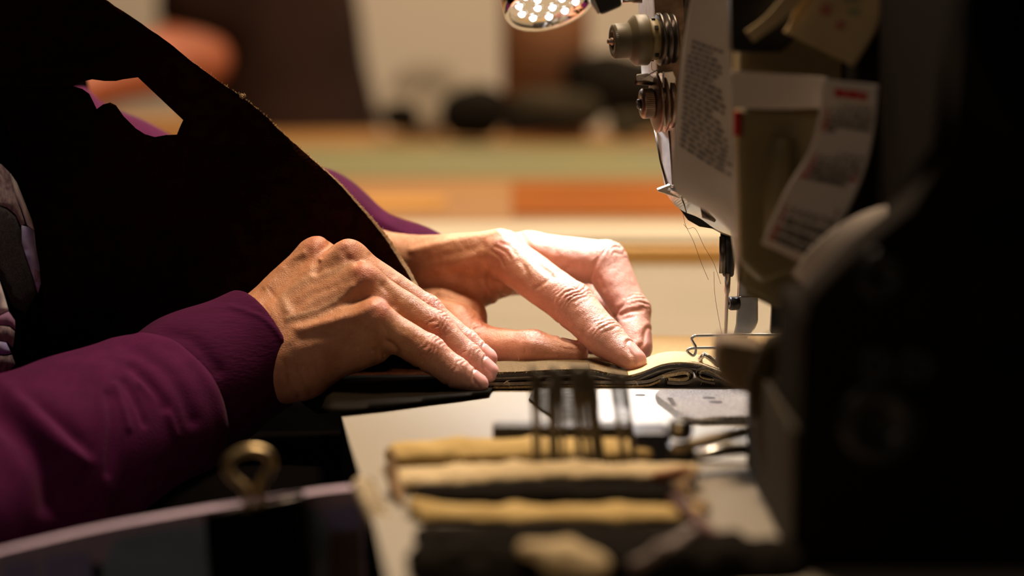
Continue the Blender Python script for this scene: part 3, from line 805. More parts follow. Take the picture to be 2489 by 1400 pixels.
t = thing('work_bench', (0, 3, 0), 'long orange-brown wooden work bench behind the sewing table', 'bench')
MB().box((-1.5, 2.40, ZT - .04), (1.5, 3.68, ZT), .004).build('benchtop', M['wood'], t)
MB().box((-1.5, 2.235, ZT - .04), (1.5, 2.398, ZT - .001), .004).build('front_ledge', M['pale_board'], t)
MB().box((-1.5, 2.226, ZT - .05), (1.5, 2.2345, ZT - .0012), .001).build('ledge_dark_gap', M['black_rubber'], t)  # black strip paints the dark of the gap before the ledge
for x in (-1.4, 1.4):
    for y in (2.5, 3.55): MB().box((x - .04, y - .04, 0), (x + .04, y + .04, ZT - .04), .004).build('leg', M['wood'], t)
o = MB().box((-.52, 2.86, ZT), (.62, 3.34, ZT + .002), .0005).build('cutting_mat', M['mat_green'])
setp(o, 'long green-grey cutting mat lying along the orange work bench', 'mat')
o = MB().box((.0, 2.44, ZT), (.40, 2.78, ZT + .003), .001).build('leather_sheet', M['orange_board'])
setp(o, 'deep orange rectangular leather sheet on the work bench before the cutting mat', 'leather')
o = MB().box((-.34, 2.50, ZT), (-.06, 2.62, ZT + .002), .0005, M=None).build('leather_sheet', mat('tan_leather_sheet', (.34, .165, .04), .7, vscale=8, spec=.1))
setp(o, 'light orange-brown leather strip on the work bench beside the deep orange sheet', 'leather')

def blob(name, pieces, m, label, cat, k=.03, h=.006, noise=.006, group=None):
    a = np.array([q for p in pieces for q in p[:2]], float)
    pts = [np.array(P(*q[:3])) for p in pieces for q in p]; rr = max(rpx(q[3], q[2]) for p in pieces for q in p)
    lo, hi = np.min(pts, 0) - rr - .03, np.max(pts, 0) + rr + .03
    lo[2] = max(lo[2], ZT - .02) if min(p[2] for p in pts) > ZT - .2 else lo[2]
    Fd = Field(lo, hi, h); B = Fd.new()
    for p, q in pieces: Fd.cap(B, P(*p[:3]), P(*q[:3]), rpx(p[3], p[2]), rpx(q[3], q[2]), k)
    B = np.maximum(B, Fd.plane((0, 0, -1), (0, 0, ZT + .001)))
    V, F = Fd.mesh(B, 2); V = V + normals(V, F) * (vnoise(V, 24, 3) * noise * np.clip((V[:, 2] - ZT) / .01, 0, 1))[:, None]
    o = link(name, from_arrays(V, F), m); return setp(o, label, cat, group)
blob('leather_bundle', [((1130, 275, 3.42, 62), (1165, 270, 3.42, 70))], M['black_scrap'], 'rounded black leather bundle heaped in the middle of the work bench', 'leather bundle')
blob('black_bag', [((958, 282, 3.40, 34), (985, 285, 3.40, 38))], M['black_scrap'], 'small black bag beside the seated coworker in brown on the bench', 'bag')
blob('grey_cloth', [((985, 215, 3.52, 40), (1130, 235, 3.52, 55)), ((1025, 180, 3.52, 30), (1060, 185, 3.52, 32)), ((930, 265, 3.5, 30), (1040, 290, 3.5, 50))], M['grey_cloth'], 'crumpled grey-brown cloth heaped behind the black bag', 'cloth')
blob('black_cap', [((1040, 172, 3.46, 27), (1062, 172, 3.46, 27))], M['black_scrap'], 'small dark cap lying on top of the grey-brown cloth heap', 'cap') if False else None
blob('grey_cloth', [((1270, 255, 3.45, 38), (1420, 270, 3.45, 46))], M['olive_scrap'], 'low olive-brown cloth piled under the brown leather roll', 'cloth')
blob('leather_bundle', [((1240, 305, 3.36, 22), (1390, 305, 3.36, 24))], M['black_scrap'], 'flat black leather bundle lying in front of the olive-brown cloth', 'leather bundle')
blob('leather_bundle', [((1470, 210, 3.48, 70), (1600, 235, 3.48, 88)), ((1400, 165, 3.48, 36), (1480, 175, 3.48, 46))], M['black_scrap'], 'tall black leather bundle behind the thread tension dials', 'leather bundle')
blob('leather_bundle', [((1500, 300, 3.34, 30), (1640, 300, 3.34, 34))], M['olive_scrap'], 'dark olive leather bundle below the tall black bundle', 'leather bundle')
o = MB().box((-.56, 3.50, ZT), (-.36, 3.64, ZT + .022), .004).build('leather_stack', mat('tan_leather_stack', (.30, .15, .05), .8, vscale=14, spec=.1)); setp(o, 'low tan leather stack under the bare forearm of the coworker', 'leather stack')
# upright roll
b0 = PZ(1325, 318, ZT); b0 = np.array([(1325 - 1244.5) / FPX * 3.56, 3.56, ZT])
mb = MB(); r = .054
mb.lathe([(r, 0), (r, .22), (r * .97, .226), (r * .72, .226), (r * .70, .20), (r * .5, .20), (r * .46, .223), (r * .2, .223), (.002, .218)], b0, (0, 0, 1), 48)
setp(mb.build('leather_roll', M['terracotta']), 'upright red-brown leather roll standing among the dark bundles on the bench', 'leather roll')

# coworker at the bench
co = thing('person', (-.30, 3.82, 0), 'person in a dark brown shirt at the work bench, bare arm resting on it', 'person')
def co_body():
    lo, hi = np.array([-.95, 3.5, ZT - .16]), np.array([.02, 4.2, ZT + .86]); Fd = Field(lo, hi, .008)
    sh = Fd.new(); bd = Fd.new()
    hipc, ch = P(698, 300, 3.86), P(640, -330, 3.86)
    for s in (-.08, .08):
        Fd.cap(sh, hipc + [0, s, -.02], P(645, 40, 3.86) + [0, s, 0], .124, .110, .05); Fd.cap(sh, P(645, 40, 3.86) + [0, s, 0], ch + [0, s, 0], .110, .09, .05)
    shN, shF = ch + [.0, -.16, .03], ch + [.0, .16, .03]
    elN, elF = P(478, 128, 3.68), P(440, 120, 4.0)
    Fd.cap(sh, shN, shN + (elN - shN) * .78, .07, .062, .03); Fd.cap(sh, shF, shF + (elF - shF) * .78, .07, .062, .03)
    nk, hd = ch + [-.01, 0, .09], ch + [-.06, 0, .24]
    Fd.cap(bd, shN, elN, .045, .044, .02); Fd.cap(bd, elN, P(180, 212, 3.62), .046, .031, .02); Fd.cap(bd, P(180, 212, 3.62), P(60, 232, 3.6), .03, .022, .02)
    Fd.cap(bd, shF, elF, .045, .04, .02); Fd.cap(bd, elF, P(240, 205, 3.86), .04, .03, .02); Fd.cap(bd, P(240, 205, 3.86), P(120, 215, 3.8), .03, .022, .02)
    Fd.cap(bd, ch, nk, .06, .055, .03); Fd.cap(bd, nk, hd, .055, .06, .03); Fd.cap(bd, hd, hd + [-.02, 0, .04], .082, .09, .03, scale=(1.05, .88, 1.1))
    Fd.cap(bd, hd + [-.09, 0, .03], hd + [-.115, 0, -.005], .01, .014, .012); Fd.cap(bd, hd + [-.045, 0, -.05], hd + [-.06, 0, -.07], .05, .035, .03)
    hr = Fd.new(); Fd.cap(hr, hd + [-.0, 0, .05], hd + [.012, 0, .065], .09, .094, .02, scale=(1.06, .93, 1.08)); hr = np.maximum(hr, Fd.plane((-.8, 0, -.6), hd + [-.045, 0, .045]))
    for A, nm, m in ((bd, 'body', M['skin_tanned']), (sh, 'shirt', M['brown_shirt']), (hr, 'hair', M['hair'])):
        V, F = Fd.mesh(A, 1); V = V + normals(V, F) * (vnoise(V, 14, 2) * (.004 if nm == 'shirt' else 0))[:, None]
        link(nm, from_arrays(V, F), m, co)
co_body()

# ------------------------------------------------------------ the leather being sewn
lw = thing('leather_workpiece', PZ(1300, 930), 'large dark brown leather panel rising from the needle past the seamstress, tan raw edge', 'leather panel')
edge_pts = [(240, -12), (330, 48), (410, 104), (480, 160), (540, 203), (590, 237), (640, 277), (680, 317), (720, 352), (762, 390), (800, 424), (832, 455), (862, 490), (890, 522), (918, 556), (942, 588), (966, 626), (990, 664), (1012, 705), (1030, 760)]
jit = random.Random(3)
ed = [(p[0] + jit.uniform(-.8, .8), p[1] + jit.uniform(-.8, .8)) for p in curve_pts(edge_pts, 6)]
rest = [(1060, 830), (1120, 875), (1200, 905), (1204, 930), (1190, 956), (1120, 966), (1040, 976), (940, 990), (830, 1002), (770, 1004), (742, 985), (705, 950), (600, 935), (400, 930), (120, 930), (-20, 920), (-40, 600), (-40, 209.4), (178, 209.4), (200, 216), (217, 228), (226, 246), (235, 265), (250, 254), (268, 249), (282, 256), (300, 282), (330, 312), (352, 326), (376, 333), (404, 328), (430, 327), (437, 310), (446, 291), (390, 238), (336, 187), (300, 192), (282, 196), (255, 196), (225, 192), (196, 198), (178, 208.9), (-40, 209), (-40, -12)]
def pan_y(x, y):
    v = 1.497 - .05 * max(0, (900 - x) / 900) ** 1.6 - .02 * max(0, (350 - y) / 350)
    return v + .006 * math.sin(x * .011 + y * .006)
def pan(x, y):
    p = P(x, y, pan_y(x, y))
    zf = ZT + .0022
    if p[2] < zf + .012:
        q = PZ(x, y, zf); k = min(1, max(0, (zf + .012 - p[2]) / .02)); k = k * k * (3 - 2 * k)
        kx = min(1, max(0, (x - 740) / 70)); k *= kx * kx * (3 - 2 * kx)
        p = p * (1 - k) + q * k
    return p
def pan_skew(x, y):
    a = min(1, max(0, (y - 300) / 300)) * (1 if y < 800 else 0)
    return (-.0005 + .0020 * a, 0, -.0003 + .0012 * a) if y < 860 else (0, 0, -.0008)
me = sheet(ed + rest, pan, .0026, step=15, edge_mat=lambda x, y: y < 800 and float(seg_dist(np.array([x]), np.array([y]), ed)[0]) < 4, skew=pan_skew)
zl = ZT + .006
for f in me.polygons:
    if f.material_index == 0 and f.center.z < zl + .004 and f.center.y < 1.47: f.material_index = 2  # near-black paints the hand's shade onto the flat part
o = link('panel', me, [M['hide'], M['rawedge'], M['leather_and_shade']], lw, smooth=None)
# raw fibres along the cut edge
mb = MB(); jf = random.Random(5)
for i in range(620):
    j = jf.random() ** .8 * (len(ed) - 12); i0 = int(j); f = j - i0
    x = ed[i0][0] * (1 - f) + ed[i0 + 1][0] * f; y = ed[i0][1] * (1 - f) + ed[i0 + 1][1] * f
    if y < 140: continue
    b = pan(x, y) + np.array(pan_skew(x, y)) * jf.random() + [0, .002 * jf.random(), 0]
    L = .0004 + .0013 * jf.random() ** 3
    if jf.random() < .02: L *= 2.2
    d = np.array([.7 + jf.uniform(-.6, .5), jf.uniform(-.6, .3), .7 + jf.uniform(-.6, .5)]); d /= np.linalg.norm(d)
    mb.tube([b, b + d * L * .6, b + d * L + [0, 0, jf.uniform(-.0003, .0003)]], .00007, 4, radii=[.00011, .00008, .00003])
cx, cy = 590, 236
for i in range(14):
    b = pan(cx + jf.uniform(-7, 7), cy + jf.uniform(-3, 5)) ; d = np.array([jf.uniform(-.6, .6), -.2, 1]); d /= np.linalg.norm(d)
    mb.tube([b, b + d * .0015, b + d * .003 * jf.random()], .0001, 4, radii=[.00022, .00016, .00005])
setp(mb.build('edge_fuzz', M['fibre'], lw), kind='stuff')

# layers lying at the needle: profiles along the front edge given as (px, row) at y0
Y0 = 1.437
def prof(pts, y, n=6): return [P(x, v, y) for x, v in curve_pts(pts, n)]
def layer(name, pts, th, m, y0=Y0, depth=.03, label=None, taper=0):
    a = prof(pts, y0); b = [p + [0, depth, taper] for p in a]
    mb = MB(); mb.ribbon(a, b, th); o = mb.build(name, m, lw)
    if label: setp(o, label)
    return o
s_ = px2m(Y0)
top_line = [(1196, 905), (1260, 903), (1330, 899), (1400, 897), (1440, 898), (1490, 908), (1535, 913), (1575, 898), (1610, 885), (1650, 880), (1690, 883), (1725, 893), (1765, 908), (1830, 921), (1920, 928), (2050, 930)]
def sh_(pts, d): return [(x, v + d) for x, v in pts]
layer('suede_top_shaded', top_line[:7], .0011, [M['suede_shaded']], depth=.040, label='brown tan suede upper face')  # darker suede carries the hand's shade in its colour
layer('suede_top_lit', [(1528, 912), (1552, 906)] + top_line[7:], .0012, [M['suede_pale']], y0=Y0 + .0003, depth=.040, label='pale suede upper face over the rolled edges, lamp light painted in')  # lit end of the same strip, lamp light put into the paler colour
layer('dark_core', sh_(top_line, 5), .0014, M['edge_dark'], y0=Y0 - .0006, depth=.032)
layer('second_layer', sh_(top_line, 12.5), .0010, M['edge_mid'], y0=Y0 - .0002, depth=.03)
layer('second_core', sh_(top_line, 18), .0007, M['edge_dark'], y0=Y0 + .0004, depth=.03)
low_line = [(1186, 930), (1260, 929), (1340, 927), (1430, 925), (1500, 926), (1545, 926), (1580, 922), (1610, 910), (1640, 900), (1665, 896), (1680, 899), (1686, 908), (1682, 920), (1668, 927), (1640, 928), (1622, 926)]
layer('lower_layer', low_line, .0016, M['edge_mid'], y0=Y0 - .0012, depth=.03, label='grey-brown lower layer folded back into a roll')
under = [(1186, 940), (1260, 939), (1340, 937), (1430, 935), (1500, 936), (1545, 936), (1580, 933), (1606, 922)]
layer('lower_suede', under, .0011, M['suede'], y0=Y0 - .0014, depth=.03)
inner = [(1612, 912), (1640, 907), (1662, 903), (1673, 906), (1672, 916), (1655, 920), (1625, 918)]
layer('roll_lining', inner, .0015, M['suede_pale'], y0=Y0 - .0016, depth=.03, label='pale fuzzy lining inside the rolled edge')
r2 = [(1830, 938), (1800, 932), (1770, 920), (1745, 904), (1722, 893), (1702, 893), (1692, 901), (1693, 913), (1704, 922), (1724, 927), (1738, 929)]
layer('rolled_edge', r2, .0012, M['edge_mid'], y0=Y0 - .0010, depth=.03, label='second rolled leather edge curling the other way')
r2i = [(1792, 934), (1765, 924), (1742, 909), (1722, 899), (1707, 899), (1701, 906), (1703, 914), (1714, 919), (1735, 922)]
layer('rolled_lining', r2i, .0008, M['suede_pale'], y0=Y0 - .0008, depth=.03)
layer('bottom_sheet', [(1560, 940), (1640, 939), (1740, 940), (1900, 944), (2050, 946)], .0012, M['edge_dark'], y0=Y0, depth=.05)
# fuzz on the cut suede of the rolls
mb = MB()
for line, n, y, L in ((inner, 150, Y0 - .0016, .0011), (r2i, 110, Y0 - .0009, .0008), (under, 110, Y0 - .0014, .0008), (r2[:5], 70, Y0 - .001, .0009), (top_line[:6], 60, Y0 - .0006, .0007), (top_line[8:], 60, Y0 - .0006, .0008)):
    pp = curve_pts(line, 8)
    for i in range(n):
        q = pp[jf.randrange(len(pp))]
        b = P(q[0] + jf.uniform(-4, 4), q[1] + jf.uniform(-1, 6), y); d = np.array([jf.uniform(-1, 1), jf.uniform(-1.2, -.1), jf.uniform(-.6, .8)]); d /= np.linalg.norm(d)
        LL = L * (.4 + jf.random()); mb.tube([b, b + d * LL * .5, b + d * LL + [0, 0, jf.uniform(-.0002, .0002)]], .0001, 4, radii=[.0001, .00008, .00003])
for (x, v, dx, dz) in ((1552, 938, -.0028, .0030), (1703, 936, .001, .002), (1225, 932, .003, .0016), (1240, 936, -.002, .002), (1433, 898, -.0006, .004), (1262, 880, -.0012, .004)):
    b = P(x, v, Y0 - .0018); mb.tube([b, b + [dx * .4, -.0004, dz * .7], b + [dx, -.0006, dz]], .00012, 5, radii=[.00016, .00012, .00005])
setp(mb.build('cut_fibres', M['fibre'], lw), kind='stuff')

# wide suede sheet lying behind the hands
sd = [PZ(1190, 860, ZT + .003), PZ(1300, 838, ZT + .003), PZ(1420, 820, ZT + .003), PZ(1560, 815, ZT + .003), PZ(1700, 816, ZT + .003), PZ(1980, 818, ZT + .003), PZ(2080, 880, ZT + .003), PZ(1820, 893, ZT + .003), PZ(1600, 893, ZT + .003), PZ(1210, 884, ZT + .003)]
mb = MB(); mb.prism([p - [0, 0, .0016] for p in sd], sd); o = mb.build('suede_sheet', M['suede'])
setp(o, 'flat tan suede sheet lying on the table behind the needle', 'leather')

# ------------------------------------------------------------ sewing machine
XS = .1035
mc = thing('sewing_machine', (.2, 1.2, ZT), 'khaki industrial sewing machine with steel tension dials, needle and dark pillar', 'sewing machine')
def part(mb, name, m, parent=None, label=None):
    o = mb.build(name, m, mc if parent is None else parent)
    if label: setp(o, label)
    return o
# bed plates in the table
def plate(name, px, z0, z1, m, label=None, bev=0):
    a = [PZ(x, v, ZT + z1) for x, v in px]; b = [p - [0, 0, z1 - z0] for p in a]
    return part(MB().prism(b, a), name, m, label=label)
plate('bed_plate', [(1345, 1000), (1330, 948), (1460, 935), (1900, 935), (2000, 960), (2000, 1130), (1460, 1112), (1400, 1062)], .0002, .0012, M['bedplate'], 'satin steel bed plate')
plate('slide_plate', [(1285, 968), (1300, 936), (1448, 936), (1452, 1060), (1402, 1064), (1340, 1010)], .0006, .0016, M['scratched'], 'scratched slide plate with a dark reflection painted in')
gp = [(1592, 952), (1598, 962), (1638, 992), (1662, 1008), (1700, 1013), (1790, 1012), (1960, 1006), (1960, 945), (1600, 945)]
a = [PZ(x, v, ZT + .0052) for x, v in gp]; b = [PZ(x, v, ZT + .0052) - [0, 0, .0046] for x, v in gp]
mb = MB(); mb.prism(b, a); bmesh.ops.bevel(mb.bm, geom=mb.bm.edges[:], offset=.0022, segments=4, affect='EDGES', profile=.55)
npl = part(mb, 'needle_plate', M['grit'], label='grainy grey needle plate with screw holes')
def hole(x, v, rx, parent, z):
    c = PZ(x, v, ZT + z); mb = MB(); mb.lathe([(rx, -.0008), (rx, .0), (rx * .9, .00015), (rx * .85, .0001)], c, (0, 0, 1), 24); mb.build('plate_screw', M['blackened'], parent)
hole(1723, 967, .0032, npl, .0053); hole(1740, 977, .0034, npl, .0053); hole(1556, 960, .0026, mc, .0013)
q = [PZ(x, v, ZT + .0055) for x, v in ((1622, 966), (1634, 966), (1644, 984), (1631, 984))]
mb = MB(); mb.prism([p - [0, 0, .0005] for p in q], q); mb.build('plate_notch', M['blackened'], npl)

# pillar and arm
def extr(px, y0, y1, bev, grow=(0, 0, 0)):
    a = [P(x, v, y0) for x, v in px]; b = [p + [grow[0], y1 - y0, grow[2]] for p in a]
    mb = MB(); mb.prism(a, b)
    bmesh.ops.bevel(mb.bm, geom=mb.bm.edges[:], offset=bev, segments=3, affect='EDGES', profile=.6); return mb
xl = lambda y: 1244.5 + XS * FPX / y
y0 = 1.0
lowz = P(0, 1028, 1.0)[2]; midz = P(0, 690, 1.10)[2]
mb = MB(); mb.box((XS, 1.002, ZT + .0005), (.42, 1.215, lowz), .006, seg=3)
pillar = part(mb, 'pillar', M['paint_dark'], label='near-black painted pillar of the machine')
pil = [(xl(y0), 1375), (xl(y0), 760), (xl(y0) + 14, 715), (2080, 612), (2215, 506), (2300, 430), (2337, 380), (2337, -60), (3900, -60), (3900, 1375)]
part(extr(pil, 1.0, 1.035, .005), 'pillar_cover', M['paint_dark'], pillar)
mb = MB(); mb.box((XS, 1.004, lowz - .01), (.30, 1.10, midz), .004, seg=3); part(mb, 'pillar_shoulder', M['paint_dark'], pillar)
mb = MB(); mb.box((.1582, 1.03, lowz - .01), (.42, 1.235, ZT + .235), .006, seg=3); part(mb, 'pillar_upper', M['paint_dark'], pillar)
# olive flank of the pillar, lamp light painted into its lighter colour
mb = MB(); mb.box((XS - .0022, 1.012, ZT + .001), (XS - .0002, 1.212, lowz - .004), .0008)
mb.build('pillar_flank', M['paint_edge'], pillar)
for x, v, r in ((2142, 668, .0095), (2135, 885, .007), (2232, 888, .007), (2140, 1030, .016)):
    mb = MB(); c = P(x, v, 1.0); mb.lathe([(r, .0), (r, -.002), (r * .8, -.0032), (r * .3, -.0032), (r * .28, -.001)], c, (0, 1, 0), 28); mb.build('cover_screw', M['blackened'], pillar)
mb = MB(); a, b = P(2345, 828, 1.0), P(2700, 560, 1.0); mb.box((a[0], .986, a[2]), (b[0], 1.001, b[2]), .005, seg=4); mb.build('cover_plate', M['paint_dark'], pillar)
mb = MB(); hc = P(2690, 20, .86)
mb.lathe([(.012, .0), (.044, .0), (.047, -.004), (.047, -.02), (.043, -.025), (.034, -.023), (.03, -.014), (.012, -.014), (.012, -.03), (.002, -.03)], hc, (0, 1, 0), 64)
part(mb, 'hand_wheel', M['black_rubber'], label='black balance wheel')
mb = MB(); mb.tube([hc, hc + [0, .14, 0]], .011, 20); part(mb, 'wheel_shaft', M['steel_dark'])
# arm
ya, yb = 1.30, 1.415
sec = lambda y: [(.104, ZT + .078), (.1045, ZT + .20), (.112, ZT + .222), (.19, ZT + .225), (.20, ZT + .21), (.20, ZT + .085), (.18, ZT + .072), (.125, ZT + .068)]
mb = MB()
A_ = [(x, ya, z - (.012 if z < ZT + .1 else 0)) for x, z in sec(ya)]; B_ = [(x + .004, yb, z + (.008 if z < ZT + .1 else 0)) for x, z in sec(yb)]
mb.prism(A_, B_); bmesh.ops.bevel(mb.bm, geom=mb.bm.edges[:], offset=.004, segments=3, affect='EDGES')
arm = part(mb, 'arm', M['paint'], label='khaki painted arm')
mb = MB(); mb.box((.150, 1.245, ZT + .08), (.33, 1.32, ZT + .228), .006); part(mb, 'arm_neck', M['paint_dark'], label='dark neck joining arm and pillar')
mb = MB()                                       # raised guard on the near end of the arm
pts = [(1792, 262), (1800, 640), (1850, 690), (1925, 660), (1985, 560), (1998, 300), (1985, 262)]
mb = extr(pts, 1.262, 1.285, .004); gd = part(mb, 'thread_guard', M['paint'], label='khaki guard plate')
mb = MB(); mb.tube([P(1900, 330, 1.258), P(1892, 480, 1.258), P(1884, 600, 1.258)], .0062, 18, radii=[.005, .0066, .005]); mb.build('guard_rib', M['paint'], gd)
mb = MB(); mb.box(P(1783, 330, 1.262) - [0, .002, 0], P(1800, 270, 1.262) + [0, .002, 0], .0008); mb.build('red_mark', M['ink_red'], gd)
mb = extr([(1776, 10), (1778, 128), (1900, 128), (1990, 40), (1990, -60), (1776, -60)], 1.27, 1.29, .002); part(mb, 'dark_recess_slab', M['blackened'], label='black slab painting the dark recess above the guard')  # shade of the recess put in as a black slab
# brackets on the pillar's flank, near the needle
mb = extr([(1746, 838), (1760, 826), (1858, 842), (1872, 868), (1862, 958), (1840, 968), (1770, 945), (1742, 905)], 1.19, 1.222, .004); part(mb, 'flank_bracket', mat('brown_bracket_paint', (.15, .10, .055), .6), label='brown bracket on the pillar flank')
mb = MB(); mb.tube([P(1935, 830, 1.13), P(1905, 856, 1.14), P(1868, 930, 1.15), P(1855, 1000, 1.16)], .010, 16, radii=[.007, .010, .009, .006]); part(mb, 'flank_cable', M['paint_edge'], label='olive cable on the pillar flank')

# head at the needle
hd = [(1662, -60), (1650, 120), (1640, 300), (1636, 460), (1660, 500), (1700, 540), (1760, 572), (1812, 584), (1850, 560), (1850, -60)]
mb = extr(hd, 1.452, 1.50, .002); head = part(mb, 'head_casting', M['steel_dark'], label='dark steel head casting')
# bright curved lower lip
lip = [(1626, 480), (1638, 496), (1662, 514), (1700, 530), (1745, 560), (1808, 584)]
up_ = [(1630, 462), (1660, 474), (1700, 492), (1735, 512), (1775, 538), (1815, 566)]
a = [P(x, v, 1.440) for x, v in curve_pts(lip, 5)]; b = [P(x, v, 1.434) for x, v in curve_pts(up_, 5)]
mb = MB()
V1 = [mb.bm.verts.new([float(c) for c in p]) for p in a]; V2 = [mb.bm.verts.new([float(c) for c in p]) for p in b]
V3 = [mb.bm.verts.new([float(c) for c in p + [0, .022, 0]]) for p in a]; V4 = [mb.bm.verts.new([float(c) for c in p + [0, .026, 0]]) for p in b]
for i in range(len(V1) - 1):
    for q in ((V1[i], V1[i + 1], V2[i + 1], V2[i]), (V3[i + 1], V3[i], V4[i], V4[i + 1]), (V1[i + 1], V1[i], V3[i], V3[i + 1]), (V2[i], V2[i + 1], V4[i + 1], V4[i])):
        f = mb.bm.faces.new(q); f.smooth = False
for i in (0, -1): mb.bm.faces.new((V1[i], V2[i], V4[i], V3[i]))
bmesh.ops.bevel(mb.bm, geom=[e for e in mb.bm.edges if e.is_manifold and e.calc_face_angle(0) > .6], offset=.0004, segments=2, affect='EDGES')
part(mb, 'head_lip', M['steel'], head, 'bright worn lower lip of the head')
mb = MB(); mb.tube([P(1655, 476, 1.432), P(1664, 500, 1.4335), P(1668, 516, 1.437)], .00035, 6); mb.build('lip_seam', M['blackened'], head)
mb = MB(); mb.tube([P(1704, 500, 1.4325), P(1714, 522, 1.4325), P(1738, 537, 1.434)], .0016, 10, radii=[.0006, .0022, .0008]); mb.build('lip_notch', M['steel_dark'], head)
mb = extr([(1652, 508), (1672, 535), (1700, 551), (1732, 556), (1768, 556), (1740, 545), (1690, 522)], 1.444, 1.452, .0004); part(mb, 'head_underside', M['blackened'], head, 'black underside plate')
# pointed ledge and tapering bright guard above it
mb = extr([(1598, 461), (1600, 466), (1655, 484), (1662, 474), (1640, 468), (1616, 462), (1634, 452), (1628, 449), (1622, 452)], 1.436, 1.445, .0004); part(mb, 'thread_ledge', M['steel'], label='pointed steel thread ledge')
mb = MB(); mb.prism([P(1586, 300, 1.470), P(1642, 300, 1.444), P(1643, 452, 1.444), P(1616, 452, 1.456)], [P(1592, 300, 1.474), P(1672, 300, 1.460), P(1672, 452, 1.460), P(1622, 452, 1.460)])
tg = part(mb, 'thread_guide_bar', M['pale_steel'], label='bright tapering thread guide bar')
mb = MB(); mb.tube([P(1594, 318, 1.4655), P(1607, 390, 1.461), P(1622, 448, 1.4535)], .0009, 8); mb.build('guide_groove', M['steel_dark'], tg)
mb = MB(); mb.tube([P(1626, 318, 1.4505), P(1632, 390, 1.448), P(1635, 448, 1.447)], .0005, 8); mb.build('guide_edge', M['bronze'], tg)
# bright post behind the dials
mb = MB(); mb.prism([P(1549, -40, 1.490), P(1590, -40, 1.458), P(1596, 150, 1.458), P(1600, 205, 1.458), P(1560, 195, 1.487), P(1556, 60, 1.490)], [P(1556, -40, 1.494), P(1620, -40, 1.478), P(1620, 150, 1.478), P(1620, 205, 1.478), P(1566, 195, 1.492), P(1562, 60, 1.494)]); part(mb, 'face_post', M['pale_steel'], label='bright pale face post')
mb = extr([(1588, -40), (1660, -40), (1664, 60), (1652, 160), (1634, 300), (1600, 318), (1598, 170), (1592, 40)], 1.447, 1.462, .001); part(mb, 'dial_bracket', M['bronze'], label='dark glossy dial bracket')
mb = MB(); mb.tube([P(1512, 2, 1.46), P(1560, 2, 1.462)], .0012, 12); part(mb, 'side_rod', M['steel'])

def dial(cx, cy, y, ax, prof_, m, knurl, name, parent, n=96, label=None):
    mb = MB(); mb.lathe([(rpx(r, y), rpx(h, y)) for r, h in prof_], P(cx, cy, y), ax, n, knurl and (knurl[0], knurl[1], rpx(knurl[2], y), 0))
    o = mb.build(name, m, parent)
    if label: setp(o, label)
    return o
ax = np.array([-1, -.20, -.045]); ax /= np.linalg.norm(ax)
Y1 = 1.437
# upper dial, built along its axis from the discs outwards
d1 = dial(1600, 95, Y1, ax, [(56, -40), (60, -38), (60, -33), (40, -30), (40, -26), (62, -23), (63, -19), (40, -14), (40, -11), (64, -6), (64, -1), (58, 2), (40, 4)], M['steel_dark'], None, 'tension_discs', mc, 64, 'dark thread tension discs')
dial(1600, 95, Y1, ax, [(46, 3), (50, 4), (50, 26), (46, 27)], M['paint'], None, 'dial_collar', d1, 48, 'brass-coloured slotted collar')
for a in (.6, 1.3, 2.5, 3.4, 4.4, 5.5):
    u = np.array([.2, -1, 0]); u /= np.linalg.norm(u); v = np.cross(ax, u)
    c = P(1600, 95, Y1) + ax * rpx(14, Y1) + (u * math.cos(a) + v * math.sin(a)) * rpx(49, Y1)
    mb = MB(); mb.lathe([(rpx(6.5, Y1), -.0012), (rpx(6.5, Y1), .0012)], c, (u * math.cos(a) + v * math.sin(a)), 4); mb.build('collar_slot', M['blackened'], d1)
dial(1600, 95, Y1, ax, [(52, 27), (60, 28), (62, 31), (62, 58), (60, 61), (45, 74), (43, 75), (43, 108), (41, 113), (36, 115), (24, 115), (22, 109)], M['knob'], (7, 8, 1.3), 'dial_knob', d1, 112, 'olive plastic knurled knob')
dial(1600, 95, Y1, ax, [(9, 105), (9, 117), (6.5, 118), (6.5, 125), (4, 127)], M['bronze'], None, 'dial_screw', d1, 24)
# lower dial
d2 = dial(1600, 250, Y1, ax, [(60, -34), (63, -33), (63, -22), (50, -20), (50, -17), (70, -14), (72, -12), (72, -8), (40, -6), (40, -2), (72, 2), (72, 6), (66, 9), (52, 12), (30, 13)], M['bronze'], None, 'lower_tension_discs', mc, 72, 'brown steel tension discs')
dial(1600, 250, Y1, ax, [(26, 12), (36, 14), (37, 17), (37, 38), (34, 42), (24, 45), (13, 45), (12, 41)], M['bronze'], (2, 3, 1.1), 'tension_nut', d2, 96, 'small knurled brown nut')
dial(1600, 250, Y1, ax, [(12, 40), (12, 50), (11, 52), (4, 53), (3, 49)], M['blackened'], None, 'tension_screw', d2, 24)
mb = MB(); mb.tube([P(1584, 203, 1.437), P(1562, 201, 1.433), P(1546, 200, 1.431)], .0011, 12); mb.build('stop_pin', M['bronze'], d2)
mb = MB(); mb.tube([P(1562, 196, 1.432)] + [P(1560 + 42 * math.sin(t_), 193 - 26 * math.sin(t_ * .9 + .1), 1.432 + .004 * t_) for t_ in np.linspace(.05, 1.5, 12)], .00035, 6); mb.build('check_spring', M['steel'], d2)
mb = extr([(1548, 182), (1575, 178), (1590, 190), (1590, 200), (1549, 196)], 1.436, 1.442, .0005); mb.build('spring_bracket', M['steel'], d2)
mb = extr([(1612, 175), (1636, 172), (1644, 190), (1634, 290), (1620, 312), (1606, 300)], 1.430, 1.436, .0006); mb.build('side_plate', M['steel'], d2)
mb = MB(); mb.lathe([(.0020, -.001), (.0034, 0), (.0034, .0012), (.0015, .0026), (.0004, .003)], P(1613, 230, 1.4295), (-.35, -1, .2), 24); mb.build('plate_rivet', M['bronze'], d2)

